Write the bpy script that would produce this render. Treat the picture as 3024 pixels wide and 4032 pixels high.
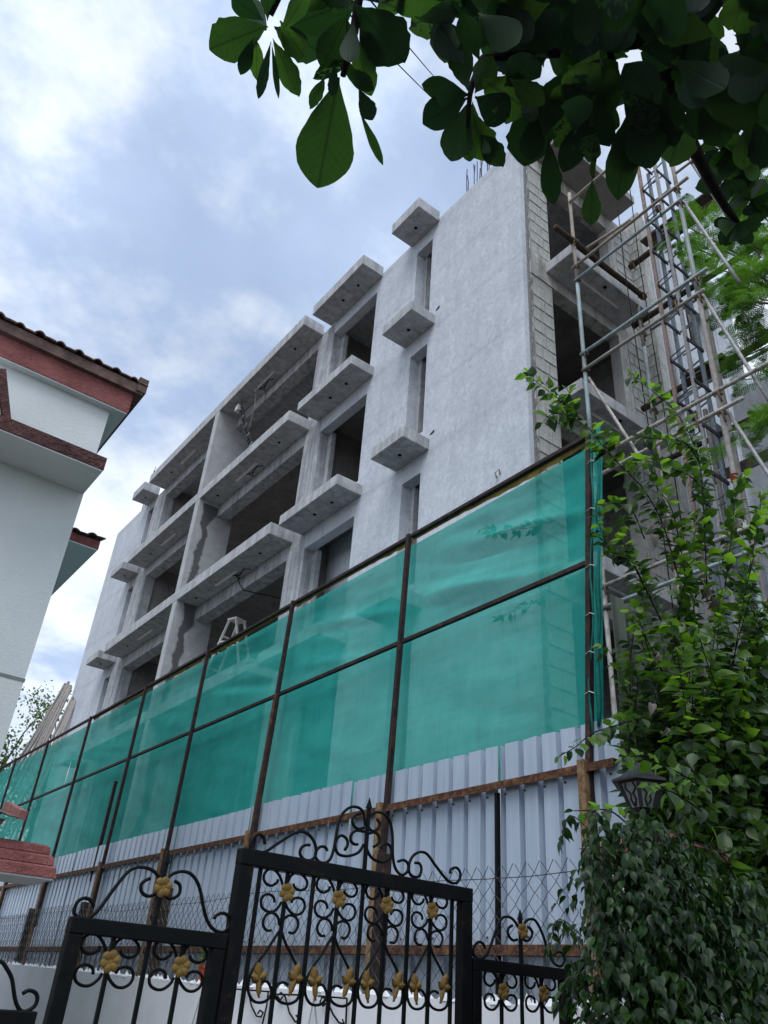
import bpy, math, random
import numpy as np
from mathutils import Vector, Matrix, Quaternion
for o in list(bpy.data.objects): bpy.data.objects.remove(o)
sc = bpy.context.scene
R = math.radians
# ------------------------------------------------------------------ camera
EYE = Vector((0, 0, 1.6)); YAW, PITCH, ROLL, FPX = 0.610487796, 0.552411800, 0.0795237224, 3124.22
fwd = Vector((math.sin(YAW)*math.cos(PITCH), math.cos(YAW)*math.cos(PITCH), math.sin(PITCH)))
r0 = Vector((math.cos(YAW), -math.sin(YAW), 0)); u0 = r0.cross(fwd)
rgt = r0*math.cos(ROLL)+u0*math.sin(ROLL); upv = -r0*math.sin(ROLL)+u0*math.cos(ROLL)
cam = bpy.data.cameras.new('camera'); cam_o = bpy.data.objects.new('camera', cam); sc.collection.objects.link(cam_o)
cam_o.matrix_world = Matrix(((rgt.x, upv.x, -fwd.x, EYE.x), (rgt.y, upv.y, -fwd.y, EYE.y), (rgt.z, upv.z, -fwd.z, EYE.z), (0, 0, 0, 1)))
cam.sensor_fit = 'HORIZONTAL'; cam.sensor_width = 36; cam.lens = FPX/3024*36; cam.clip_start = 0.05; cam.clip_end = 3000
sc.camera = cam_o
# ------------------------------------------------------------------ sky, sun, exposure
SUN_EL, SUN_AZ = R(58), R(232)          # azimuth clockwise from +Y
world = bpy.data.worlds.new('World'); sc.world = world; world.use_nodes = True
wn = world.node_tree.nodes; wl = world.node_tree.links
for n in list(wn): wn.remove(n)
def wnode(t, **k):
    n = wn.new(t)
    for a, b in k.items(): setattr(n, a, b)
    return n
wout = wnode('ShaderNodeOutputWorld'); wbg = wnode('ShaderNodeBackground'); wbg.inputs['Strength'].default_value = 0.094
sky = wnode('ShaderNodeTexSky', sky_type='NISHITA', sun_disc=False, sun_elevation=SUN_EL, sun_rotation=SUN_AZ, air_density=1.0, dust_density=0.6, ozone_density=1.4)
tc = wnode('ShaderNodeTexCoord'); sep = wnode('ShaderNodeSeparateXYZ'); wl.new(tc.outputs['Generated'], sep.inputs[0])
zz = wnode('ShaderNodeMath', operation='MAXIMUM'); wl.new(sep.outputs['Z'], zz.inputs[0]); zz.inputs[1].default_value = 0.0
za = wnode('ShaderNodeMath', operation='ADD'); wl.new(zz.outputs[0], za.inputs[0]); za.inputs[1].default_value = 0.22
dx = wnode('ShaderNodeMath', operation='DIVIDE'); wl.new(sep.outputs['X'], dx.inputs[0]); wl.new(za.outputs[0], dx.inputs[1])
dy = wnode('ShaderNodeMath', operation='DIVIDE'); wl.new(sep.outputs['Y'], dy.inputs[0]); wl.new(za.outputs[0], dy.inputs[1])
cmb = wnode('ShaderNodeCombineXYZ'); wl.new(dx.outputs[0], cmb.inputs[0]); wl.new(dy.outputs[0], cmb.inputs[1]); cmb.inputs[2].default_value = 4.1
n1 = wnode('ShaderNodeTexNoise'); n1.inputs['Scale'].default_value = 1.5; n1.inputs['Detail'].default_value = 7; n1.inputs['Roughness'].default_value = 0.52; n1.inputs['Distortion'].default_value = 0.35
n2 = wnode('ShaderNodeTexNoise'); n2.inputs['Scale'].default_value = 2.6; n2.inputs['Detail'].default_value = 6; n2.inputs['Roughness'].default_value = 0.6
wl.new(cmb.outputs[0], n1.inputs['Vector']); wl.new(cmb.outputs[0], n2.inputs['Vector'])
cr = wnode('ShaderNodeValToRGB'); cr.color_ramp.elements[0].position = 0.32; cr.color_ramp.elements[1].position = 0.60
cr.color_ramp.elements[0].color = (.58, .58, .58, 1)
cr.color_ramp.interpolation = 'EASE'
wl.new(n1.outputs['Fac'], cr.inputs['Fac'])
cc = wnode('ShaderNodeValToRGB'); cc.color_ramp.interpolation = 'EASE'
CLOUD_DARK, CLOUD_LIT = (4.2, 5.25, 7.2), (8.1, 8.7, 9.4)
cc.color_ramp.elements[0].position = 0.37; cc.color_ramp.elements[1].position = 0.57
cc.color_ramp.elements[0].color = (*[c/10 for c in CLOUD_DARK], 1); cc.color_ramp.elements[1].color = (*[c/10 for c in CLOUD_LIT], 1)
wl.new(n2.outputs['Fac'], cc.inputs['Fac'])
cs = wnode('ShaderNodeVectorMath', operation='SCALE'); wl.new(cc.outputs['Color'], cs.inputs[0]); cs.inputs['Scale'].default_value = 10.0
mixw = wnode('ShaderNodeMix', data_type='RGBA')
wl.new(cr.outputs['Color'], mixw.inputs['Factor']); wl.new(sky.outputs['Color'], mixw.inputs['A']); wl.new(cs.outputs[0], mixw.inputs['B'])
wl.new(mixw.outputs['Result'], wbg.inputs['Color']); wl.new(wbg.outputs[0], wout.inputs['Surface'])
sun = bpy.data.lights.new('sun', 'SUN'); sun.energy = 1.5; sun.angle = R(40); sun.color = (0.96, 0.98, 1.0)
sun_o = bpy.data.objects.new('sun', sun); sc.collection.objects.link(sun_o)
sd = Vector((math.sin(SUN_AZ)*math.cos(SUN_EL), math.cos(SUN_AZ)*math.cos(SUN_EL), math.sin(SUN_EL)))
sun_o.rotation_euler = (-sd).to_track_quat('-Z', 'Y').to_euler(); sun_o.location = sd*60
sc.view_settings.view_transform = 'Standard'; sc.view_settings.look = 'None'; sc.view_settings.gamma = 1; sc.view_settings.use_curve_mapping = False
sc.view_settings.exposure = 0.62
sc.render.engine = 'CYCLES'
sc.cycles.max_bounces = 8; sc.cycles.transparent_max_bounces = 12; sc.cycles.diffuse_bounces = 4

# ------------------------------------------------------------------ helpers
def ray(px, py): return rgt*((px-1512)/FPX) - upv*((py-2016)/FPX) + fwd
def at_x(px, py, X): d = ray(px, py); return EYE+d*(X/d.x)
def at_y(px, py, Y): d = ray(px, py); return EYE+d*(Y/d.y)
def at_d(px, py, D): d = ray(px, py).normalized(); return EYE+d*D
COL = sc.collection
ZERO = Vector((0, 0, 0))
def root_of(o):
    while o.parent: o = o.parent
    return o
class MB:
    def __init__(s): s.v = []; s.f = []; s.smooth = False
    def add(s, vs, fs):
        n = len(s.v); s.v += [tuple(v) for v in vs]; s.f += [tuple(i+n for i in f) for f in fs]; return s
    def box(s, x0, x1, y0, y1, z0, z1):
        return s.add([(x0,y0,z0),(x1,y0,z0),(x1,y1,z0),(x0,y1,z0),(x0,y0,z1),(x1,y0,z1),(x1,y1,z1),(x0,y1,z1)],
                     [(0,3,2,1),(4,5,6,7),(0,1,5,4),(1,2,6,5),(2,3,7,6),(3,0,4,7)])
    def tube(s, pts, r, n=8, r2=None, caps=True):
        pts = [Vector(p) for p in pts]; k = len(pts); rings = []
        t0 = (pts[1]-pts[0]).normalized(); a = Vector((0,0,1)) if abs(t0.z) < .9 else Vector((1,0,0))
        nrm = t0.cross(a).normalized()
        for i, p in enumerate(pts):
            t = (pts[min(i+1,k-1)]-pts[max(i-1,0)]).normalized()
            nrm = (nrm-t*nrm.dot(t)).normalized(); b = t.cross(nrm)
            rr = r if r2 is None else r+(r2-r)*i/(k-1)
            if callable(r): rr = r(i/(k-1))
            rings.append([p+nrm*(math.cos(2*math.pi*j/n)*rr)+b*(math.sin(2*math.pi*j/n)*rr) for j in range(n)])
        vs = [v for g in rings for v in g]; fs = []
        for i in range(k-1):
            for j in range(n):
                fs.append((i*n+j, i*n+(j+1)%n, (i+1)*n+(j+1)%n, (i+1)*n+j))
        if caps: fs += [tuple(range(n))[::-1], tuple((k-1)*n+j for j in range(n))]
        return s.add(vs, fs)
    def bar(s, a, b, w, d, side=(1,0,0)):
        a = Vector(a); b = Vector(b); t = (b-a).normalized(); x = Vector(side); x = (x-t*x.dot(t)).normalized(); y = t.cross(x)
        q = [(-1,-1),(1,-1),(1,1),(-1,1)]
        return s.add([p+x*(w/2*i)+y*(d/2*j) for p in (a,b) for i, j in q], [(3,2,1,0),(4,5,6,7),(0,1,5,4),(1,2,6,5),(2,3,7,6),(3,0,4,7)])
    def prism(s, poly, axis, a0, a1):
        n = len(poly)
        def P(u, v, w): return {'x': (w,u,v), 'y': (u,w,v), 'z': (u,v,w)}[axis]
        return s.add([P(u,v,a0) for u,v in poly]+[P(u,v,a1) for u,v in poly],
                     [tuple(range(n))[::-1], tuple(range(n,2*n))]+[(i,(i+1)%n,n+(i+1)%n,n+i) for i in range(n)])
    def lathe(s, prof, c, n=16):
        vs = []; fs = []; k = len(prof)
        for r, z in prof:
            for j in range(n): vs.append((c[0]+r*math.cos(2*math.pi*(j+.5)/n), c[1]+r*math.sin(2*math.pi*(j+.5)/n), c[2]+z))
        for i in range(k-1):
            for j in range(n): fs.append((i*n+j, i*n+(j+1)%n, (i+1)*n+(j+1)%n, (i+1)*n+j))
        fs += [tuple(range(n))[::-1], tuple((k-1)*n+j for j in range(n))]
        return s.add(vs, fs)
    def mesh(s, name, mat, fix=True):
        me = bpy.data.meshes.new(name); me.from_pydata(s.v, [], s.f)
        if fix:
            import bmesh
            b = bmesh.new(); b.from_mesh(me); bmesh.ops.recalc_face_normals(b, faces=b.faces); b.to_mesh(me); b.free()
        me.materials.append(mat)
        if s.smooth: me.polygons.foreach_set('use_smooth', [True]*len(me.polygons))
        me.update(); return me
    def build(s, name, mat, parent=None, bevel=0, fix=True):
        o = bpy.data.objects.new(name, s.mesh(name, mat, fix)); COL.objects.link(o)
        if parent is not None:
            o.parent = parent
            if parent.parent is None: o.location = -Vector(parent.location)
        if bevel:
            m = o.modifiers.new('bevel', 'BEVEL'); m.width = bevel; m.segments = 2; m.limit_method = 'ANGLE'
        return o
def thing(name, label, cat, loc=(0,0,0), group=None):
    o = bpy.data.objects.new(name, None); COL.objects.link(o); o.location = loc; o.empty_display_size = .1
    return tag(o, label, cat, group)
def tag(o, label=None, cat=None, group=None, kind=None):
    if label: o['label'] = label
    if cat: o['category'] = cat
    if group: o['group'] = group
    if kind: o['kind'] = kind
    return o
def box(name, mat, parent, x0, x1, y0, y1, z0, z1, bevel=0):
    return MB().box(x0,x1,y0,y1,z0,z1).build(name, mat, parent, bevel)
def inst(name, me, parent, loc, rot=None, scale=(1,1,1)):
    o = bpy.data.objects.new(name, me); COL.objects.link(o)
    base = ZERO
    if parent is not None: o.parent = parent; base = Vector(parent.location) if parent.parent is None else ZERO
    o.location = Vector(loc)-base
    if rot is not None: o.rotation_mode = 'QUATERNION'; o.rotation_quaternion = rot
    o.scale = scale
    return o

# ------------------------------------------------------------------ materials
class Mat:
    def __init__(s, name, rough=.8, spec=.3, metal=0):
        s.m = bpy.data.materials.new(name); s.m.use_nodes = True; s.n = s.m.node_tree.nodes; s.l = s.m.node_tree.links
        s.b = s.n['Principled BSDF']; s.b.inputs['Roughness'].default_value = rough; s.b.inputs['Specular IOR Level'].default_value = spec; s.b.inputs['Metallic'].default_value = metal
        s.co = s.n.new('ShaderNodeTexCoord').outputs['Object']; s._c = None
    def noise(s, scale, detail=4, rough=.55, stretch=None, dist=0, co=None):
        n = s.n.new('ShaderNodeTexNoise'); n.inputs['Scale'].default_value = scale; n.inputs['Detail'].default_value = detail; n.inputs['Roughness'].default_value = rough; n.inputs['Distortion'].default_value = dist
        co = co or s.co
        if stretch:
            m = s.n.new('ShaderNodeMapping'); m.inputs['Scale'].default_value = stretch; s.l.new(co, m.inputs[0]); co = m.outputs[0]
        s.l.new(co, n.inputs['Vector']); return n.outputs['Fac']
    def ramp(s, fac, stops):
        r = s.n.new('ShaderNodeValToRGB'); e = r.color_ramp.elements
        while len(e) < len(stops): e.new(.5)
        for i, (p, c) in enumerate(stops): e[i].position = p; e[i].color = (*c, 1) if not isinstance(c, (int, float)) else (c, c, c, 1)
        s.l.new(fac, r.inputs['Fac']); return r.outputs['Color']
    def mix(s, fac, a, b, mode='MIX'):
        m = s.n.new('ShaderNodeMix'); m.data_type = 'RGBA'; m.blend_type = mode
        for sock, v in (('Factor', fac), ('A', a), ('B', b)):
            if isinstance(v, (int, float)): m.inputs[sock].default_value = v if sock == 'Factor' else (v, v, v, 1)
            elif isinstance(v, tuple): m.inputs[sock].default_value = (*v, 1)
            else: s.l.new(v, m.inputs[sock])
        return m.outputs['Result']
    def math(s, op, a, b=None, clamp=False):
        m = s.n.new('ShaderNodeMath'); m.operation = op; m.use_clamp = clamp
        for i, v in enumerate((a, b)):
            if v is None: continue
            if isinstance(v, (int, float)): m.inputs[i].default_value = v
            else: s.l.new(v, m.inputs[i])
        return m.outputs[0]
    def xyz(s):
        n = s.n.new('ShaderNodeSeparateXYZ'); s.l.new(s.co, n.inputs[0]); return n.outputs
    def color(s, c):
        if isinstance(c, tuple): s.b.inputs['Base Color'].default_value = (*c, 1)
        else: s.l.new(c, s.b.inputs['Base Color'])
        s._c = c; return s
    def bump(s, h, strength=.3, dist=.01):
        b = s.n.new('ShaderNodeBump'); b.inputs['Strength'].default_value = strength; b.inputs['Distance'].default_value = dist
        s.l.new(h, b.inputs['Height']); s.l.new(b.outputs[0], s.b.inputs['Normal']); return s
    def rand(s):
        return s.n.new('ShaderNodeObjectInfo').outputs['Random']
M = {}
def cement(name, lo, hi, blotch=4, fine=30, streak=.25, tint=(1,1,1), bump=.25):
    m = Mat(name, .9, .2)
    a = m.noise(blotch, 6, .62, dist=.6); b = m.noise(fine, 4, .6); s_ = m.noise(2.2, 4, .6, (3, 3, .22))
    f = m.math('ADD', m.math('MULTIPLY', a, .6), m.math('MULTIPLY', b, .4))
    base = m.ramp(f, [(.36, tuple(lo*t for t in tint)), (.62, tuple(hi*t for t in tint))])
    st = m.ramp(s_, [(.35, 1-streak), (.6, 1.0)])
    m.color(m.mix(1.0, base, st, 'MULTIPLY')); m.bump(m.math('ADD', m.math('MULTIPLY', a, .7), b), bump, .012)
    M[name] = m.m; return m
m = Mat('plaster_facade', .92, .15)
a = m.noise(9, 6, .68, (1, 1, .8), 1.1); b = m.noise(1.1, 4, .55, dist=.4); c = m.noise(42, 3, .6); d = m.noise(.9, 3, .5, (1, .35, 2.2), .3)
f = m.math('ADD', m.math('MULTIPLY', a, .55), m.math('ADD', m.math('MULTIPLY', b, .25), m.math('MULTIPLY', c, .2)))
base = m.ramp(f, [(.38, (.39, .415, .46)), (.5, (.475, .50, .545)), (.62, (.575, .60, .645))])
lift = m.ramp(m.math('ABSOLUTE', m.math('SUBTRACT', m.math('FRACT', m.math('ADD', m.math('MULTIPLY', m.xyz()[2], .63), m.math('MULTIPLY', d, .22))), .5)), [(.0, .9), (.03, .94), (.07, 1.0)])
rs_ = m.ramp(m.noise(1.6, 4, .6, (2.5, 2.5, .16)), [(.36, .93), (.52, 1.0)]); m.color(m.mix(1, m.mix(1, base, lift, 'MULTIPLY'), rs_, 'MULTIPLY')); m.bump(m.math('ADD', a, m.math('MULTIPLY', c, .25)), .18, .012); M['facade'] = m.m
cement('cement_slab', .34, .50, 3.5, 26, .3, (.99, 1, 1.03))
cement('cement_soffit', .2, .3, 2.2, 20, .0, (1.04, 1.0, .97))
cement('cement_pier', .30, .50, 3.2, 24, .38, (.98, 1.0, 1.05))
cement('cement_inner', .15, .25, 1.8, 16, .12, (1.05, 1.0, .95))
cement('cement_rough', .13, .30, 18, 70, .1, (1.02, 1, .95), 1.0)
cement('mortar', .28, .40, 9, 60, .1, (1.02, 1.0, .95), .7)
cement('block_face', .30, .50, 6, 40, .25, (1.0, 1.0, .95), .5)
cement('concrete_band', .30, .52, 5, 30, .4, (1.03, 1, .93), .5)
# damp fin: a dark wet run, seen under each slab
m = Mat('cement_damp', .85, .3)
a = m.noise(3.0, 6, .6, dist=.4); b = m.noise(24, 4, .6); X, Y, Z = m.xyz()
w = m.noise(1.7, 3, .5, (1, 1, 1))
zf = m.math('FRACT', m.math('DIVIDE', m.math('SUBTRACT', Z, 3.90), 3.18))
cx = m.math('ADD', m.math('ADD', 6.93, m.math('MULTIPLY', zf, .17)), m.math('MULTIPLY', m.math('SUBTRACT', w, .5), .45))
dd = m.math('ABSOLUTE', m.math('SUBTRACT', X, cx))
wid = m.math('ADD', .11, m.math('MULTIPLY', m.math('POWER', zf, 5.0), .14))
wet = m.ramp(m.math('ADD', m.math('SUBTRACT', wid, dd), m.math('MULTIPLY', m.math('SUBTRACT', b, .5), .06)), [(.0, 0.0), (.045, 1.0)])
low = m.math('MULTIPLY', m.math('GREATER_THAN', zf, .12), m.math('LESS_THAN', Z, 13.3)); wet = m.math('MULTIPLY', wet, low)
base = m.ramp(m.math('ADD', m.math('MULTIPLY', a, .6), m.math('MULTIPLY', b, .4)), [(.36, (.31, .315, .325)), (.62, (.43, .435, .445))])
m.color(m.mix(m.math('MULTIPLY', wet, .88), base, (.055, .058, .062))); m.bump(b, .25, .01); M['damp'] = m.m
def simple(name, col, rough=.6, spec=.4, metal=0, var=.15, scale=8, bump=0):
    m = Mat(name, rough, spec, metal); a = m.noise(scale, 4, .6)
    m.color(m.ramp(a, [(.3, tuple(c*(1-var) for c in col)), (.7, tuple(min(1, c*(1+var)) for c in col))]))
    if bump: m.bump(a, bump, .01)
    M[name] = m.m; return m
simple('dark_void', (.02, .021, .024), .9, .1)
simple('hole', (.012, .012, .012), .9, .1)
simple('conduit', (.72, .70, .68), .6)
simple('rebar', (.055, .045, .06), .7)
simple('black_iron', (.0018, .0028, .0036), .55, .10, 0, .3, 20)
simple('gold_paint', (.17, .105, .028), .65, .25, .1, .3, 40, .3)
simple('white_plastic', (.62, .60, .57), .5)
simple('bark', (.055, .04, .03), .9, .1, 0, .5, 30, .6)
simple('bark_dark', (.016, .014, .013), .9, .1, 0, .4, 30, .6)
simple('bamboo', (.28, .235, .19), .7, .3, 0, .25, 14, .2)
simple('bamboo_grey', (.25, .23, .215), .75, .25, 0, .25, 14, .2)
simple('rope', (.10, .075, .055), .95, .1, 0, .4, 60, .8)
simple('red_rope', (.28, .05, .04), .95, .1, 0, .4, 60, .8)
simple('steel_blue', (.15, .18, .21), .55, .4, .3, .3, 18)
simple('steel_brown', (.22, .165, .14), .6, .3, .2, .35, 18)
simple('steel_grey', (.24, .235, .235), .55, .4, .3, .3, 18)
simple('dark_plate', (.03, .03, .034), .7, .3)
simple('plank', (.085, .07, .058), .85, .2, 0, .4, 9, .4)
m = Mat('black_iron', .55, .12)
a = m.noise(26, 5, .7); b = m.noise(4, 3, .5); m.color(m.ramp(m.math('ADD', m.math('MULTIPLY', a, .7), m.math('MULTIPLY', b, .3)), [(.4, (.0018, .0028, .0036)), (.58, (.0035, .0045, .005)), (.66, (.022, .012, .009))])); m.bump(a, .3, .003); M['black_iron'] = m.m
m = Mat('pipe_blue', .55, .35)
a = m.noise(9, 5, .65, (1, 1, .5)); m.color(m.ramp(a, [(.38, (.24, .215, .19)), (.50, (.21, .27, .275)), (.66, (.29, .38, .40))])); m.bump(a, .2, .004); M['pipe_blue'] = m.m
m = Mat('pipe_grey', .6, .35)
a = m.noise(12, 5, .65, (1, 1, .5)); m.color(m.ramp(a, [(.35, (.14, .12, .10)), (.5, (.30, .27, .245)), (.66, (.42, .40, .38))])); m.bump(a, .2, .004); M['pipe_grey'] = m.m
m = Mat('rusty_angle', .8, .25, .1)
a = m.noise(14, 6, .7); b = m.noise(55, 4, .65); f = m.math('ADD', m.math('MULTIPLY', a, .6), m.math('MULTIPLY', b, .4))
m.color(m.ramp(f, [(.34, (.022, .013, .011)), (.47, (.065, .030, .020)), (.56, (.15, .068, .030)), (.66, (.24, .13, .055))])); m.bump(b, .5, .004); M['rust'] = m.m
m = Mat('dark_rust', .75, .3, .1)
a = m.noise(14, 6, .7); m.color(m.ramp(a, [(.35, (.012, .008, .009)), (.55, (.034, .019, .018)), (.72, (.085, .04, .026))])); M['rust_dark'] = m.m
m = Mat('rusty_post', .85, .2)
a = m.noise(12, 6, .7); b = m.noise(50, 4, .65); f = m.math('ADD', m.math('MULTIPLY', a, .6), m.math('MULTIPLY', b, .4))
m.color(m.ramp(f, [(.36, (.05, .025, .018)), (.47, (.17, .105, .055)), (.6, (.27, .19, .105)), (.7, (.20, .09, .04))])); m.bump(b, .5, .004); M['rust_post'] = m.m
# coated roofing sheet
m = Mat('coated_sheet', .42, .45, .15)
s_ = m.noise(3.5, 5, .6, (6, 6, .25)); a = m.noise(1.1, 3, .5); X, Y, Z = m.xyz()
base = m.ramp(m.math('ADD', m.math('MULTIPLY', s_, .6), m.math('MULTIPLY', a, .4)), [(.34, (.345, .415, .515)), (.6, (.44, .51, .61))])
dn = m.noise(5, 4, .6, (3, 3, .6)); dirt = m.ramp(m.math('ADD', m.math('MULTIPLY', m.math('SUBTRACT', 2.15, Z), .9), m.math('MULTIPLY', dn, .55)), [(.25, 0.0), (.75, .55)])
m.color(m.mix(dirt, base, (.17, .17, .155))); m.bump(a, .1, .02); M['sheet'] = m.m
m = Mat('shaded_green_sheet', .55, .35, .1)
s_ = m.noise(3.5, 5, .6, (6, 6, .25)); m.color(m.ramp(s_, [(.34, (.13, .145, .125)), (.62, (.22, .24, .21))])); M['sheet_shaded'] = m.m  # greenish sheet, darker because the plants' shade is put into its colour
# shade net: woven green mesh, see-through between its threads
m = Mat('shade_net', .75, .15)
a = m.noise(2.2, 5, .6, (1, 1, 1), .5); w1 = m.noise(6, 4, .6, (1, .25, 3)); w2 = m.noise(130, 2, .5)
net_a = m.ramp(m.math('ADD', m.math('MULTIPLY', a, .5), m.math('ADD', m.math('MULTIPLY', w1, .3), m.math('MULTIPLY', w2, .2))), [(.36, (.022, .40, .34)), (.62, (.06, .56, .49))])
st_n = m.noise(5, 4, .65, (1, 4.5, .22)); net_a = m.mix(1, net_a, m.ramp(st_n, [(.34, .92), (.52, 1.0)]), 'MULTIPLY'); m.color(net_a)
tr = m.n.new('ShaderNodeBsdfTranslucent'); m.l.new(net_a, tr.inputs['Color'])
tp = m.n.new('ShaderNodeBsdfTransparent'); tp.inputs['Color'].default_value = (.80, .97, .95, 1)
mx1 = m.n.new('ShaderNodeMixShader'); mx1.inputs[0].default_value = .45; m.l.new(m.b.outputs[0], mx1.inputs[1]); m.l.new(tr.outputs[0], mx1.inputs[2])
mx2 = m.n.new('ShaderNodeMixShader'); op = m.ramp(m.math('ADD', m.math('MULTIPLY', w2, .6), m.math('MULTIPLY', w1, .4)), [(.3, .13), (.7, .27)])
m.l.new(op, mx2.inputs[0]); m.l.new(mx1.outputs[0], mx2.inputs[1]); m.l.new(tp.outputs[0], mx2.inputs[2])
m.l.new(mx2.outputs[0], m.n['Material Output'].inputs['Surface']); M['net'] = m.m
simple('net_hem', (.008, .15, .125), .8, .15, 0, .35, 12)
simple('yellow_hem', (.30, .26, .07), .7, .2, 0, .5, 7)
simple('galvanised_wire', (.07, .076, .085), .5, .4, .4, .2)
simple('white_paint_wall', (.66, .67, .70), .8, .2, 0, .07, 2.5, .1)
simple('white_crust', (.72, .73, .75), .9, .1, 0, .1, 20, .4)
m = Mat('house_render', .9, .2)
a = m.noise(34, 5, .65, (1, 1, 1.4), .8); b = m.noise(1.2, 4, .5); lum = m.ramp(m.math('ADD', m.math('MULTIPLY', a, .35), m.math('MULTIPLY', b, .65)), [(.35, (.58, .61, .61)), (.62, (.68, .71, .705))])
m.color(lum); m.bump(m.ramp(a, [(.5, 0.0), (.62, 1.0)]), .28, .01); M['house_wall'] = m.m
m = Mat('red_render', .9, .15)
a = m.noise(22, 5, .65, (1, 1, 1.6), 1.0); b = m.noise(3, 4, .6); m.color(m.ramp(m.math('ADD', m.math('MULTIPLY', a, .5), m.math('MULTIPLY', b, .5)), [(.36, (.19, .066, .062)), (.62, (.34, .13, .12))])); m.bump(a, 1.0, .03); M['red_band'] = m.m
m = Mat('dark_red_render', .95, .1)
a = m.noise(15, 5, .6, (1, 1, 1.6), 1.2); b = m.noise(3, 4, .6); m.color(m.ramp(m.math('ADD', m.math('MULTIPLY', a, .6), m.math('MULTIPLY', b, .4)), [(.36, (.055, .03, .03)), (.62, (.17, .085, .08))])); m.bump(a, 1.0, .06); M['dark_band'] = m.m
simple('roof_tile', (.13, .085, .075), .85, .15, 0, .5, 7, .4)
simple('pink_tile', (.25, .115, .105), .8, .2, 0, .3, 9, .3)
simple('groove', (.20, .215, .215), .9, .1)
simple('soil', (.10, .088, .075), .95, .1, 0, .3, 1.5, .4)
simple('lantern_black', (.012, .014, .017), .5, .5, 0, .4, 20, .3)
m = Mat('frosted_glass', .5, .4); m.color((.30, .33, .34)); m.b.inputs['Transmission Weight'].default_value = .25; M['frost'] = m.m
simple('red_pot', (.40, .06, .035), .6, .3)
simple('red_flower', (.42, .03, .02), .7, .2)
def leafmat(name, cols, trans, tmix=.35, rough=.45, spec=.35, veins=False):
    m = Mat(name, rough, spec); rr = m.rand(); a = m.noise(9, 3, .6)
    geo = m.n.new('ShaderNodeNewGeometry').outputs['Random Per Island']
    f = m.math('FRACT', m.math('ADD', m.math('ADD', rr, geo), m.math('MULTIPLY', a, .25)))
    k = len(cols); c = m.ramp(f, [(i/(k-1) if k > 1 else 0, c_) for i, c_ in enumerate(cols)]); tc_ = m.ramp(f, [(i/(len(trans)-1), c_) for i, c_ in enumerate(trans)])
    if veins:
        X_, Y_, Z_ = m.xyz(); ax = m.math('ABSOLUTE', X_)
        ph = m.math('ABSOLUTE', m.math('SUBTRACT', m.math('FRACT', m.math('MULTIPLY', m.math('SUBTRACT', Y_, m.math('MULTIPLY', ax, 1.1)), 11.0)), .5))
        v = m.ramp(ph, [(.0, .72), (.05, .88), (.1, 1.0)]); mid = m.ramp(ax, [(.0, .5), (.01, .7), (.018, 1.0)])
        vm = m.mix(1, v, mid, 'MULTIPLY'); tc_ = m.mix(1, tc_, vm, 'MULTIPLY'); c = m.mix(m.math('SUBTRACT', 1.0, vm), c, (.035, .06, .03)); m.bump(vm, .4, .004)
    m.color(c); t = m.n.new('ShaderNodeBsdfTranslucent'); m.l.new(tc_, t.inputs['Color'])
    x = m.n.new('ShaderNodeMixShader'); x.inputs[0].default_value = tmix; m.l.new(m.b.outputs[0], x.inputs[1]); m.l.new(t.outputs[0], x.inputs[2])
    m.l.new(x.outputs[0], m.n['Material Output'].inputs['Surface']); M[name] = m.m; return m
leafmat('almond_leaf', [(.012, .028, .020), (.015, .034, .020), (.017, .038, .025)], [(.012, .045, .012), (.03, .10, .014), (.10, .23, .022)], .36, .5, .16, True)
leafmat('vine_leaf', [(.013, .034, .012), (.021, .050, .015), (.042, .085, .018), (.017, .042, .016)], [(.02, .065, .010), (.06, .15, .014), (.15, .31, .022)], .38, .38, .4)
leafmat('vine_leaf_bright', [(.06, .135, .016), (.09, .185, .022), (.075, .16, .022)], [(.16, .38, .015), (.24, .48, .03), (.2, .42, .02)], .48, .4, .4)
leafmat('ficus_leaf', [(.004, .016, .004), (.008, .028, .006), (.026, .07, .010), (.005, .019, .006)], [(.02, .08, .006), (.05, .14, .012)], .2, .3, .28)
simple('dry_leaf', (.16, .15, .13), .8, .2, 0, .4, 12)
leafmat('feather_leaf', [(.035, .085, .02), (.06, .13, .03)], [(.10, .26, .02), (.17, .36, .04)], .45, .6, .2)
leafmat('far_leaf', [(.055, .085, .03), (.09, .12, .05)], [(.12, .2, .04), (.2, .26, .06)], .4, .7, .15)
LEFT_TOP = [[(1.026,1.811),(1.011,1.828),(0.99,1.833),(0.97,1.823),(0.963,1.8),(0.968,1.782),(0.988,1.771),(1.013,1.774),(1.034,1.789),(1.053,1.817),(1.076,1.862),(1.101,1.906),(1.121,1.935),(1.145,1.949),(1.171,1.954),(1.2,1.951),(1.224,1.94),(1.243,1.918)],[(1.267,1.921),(1.279,1.941),(1.3,1.954),(1.328,1.961),(1.359,1.956),(1.389,1.933),(1.411,1.898),(1.43,1.855),(1.454,1.813),(1.479,1.79),(1.506,1.78),(1.531,1.783),(1.547,1.802),(1.546,1.823),(1.53,1.839),(1.509,1.842),(1.486,1.831),(1.48,1.82)],[(1.235,1.875),(1.216,1.865),(1.194,1.868),(1.179,1.882),(1.177,1.9),(1.19,1.914),(1.206,1.922)],[(1.27,1.877),(1.286,1.867),(1.305,1.869),(1.324,1.882),(1.327,1.902),(1.318,1.918),(1.299,1.925)]]
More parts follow.
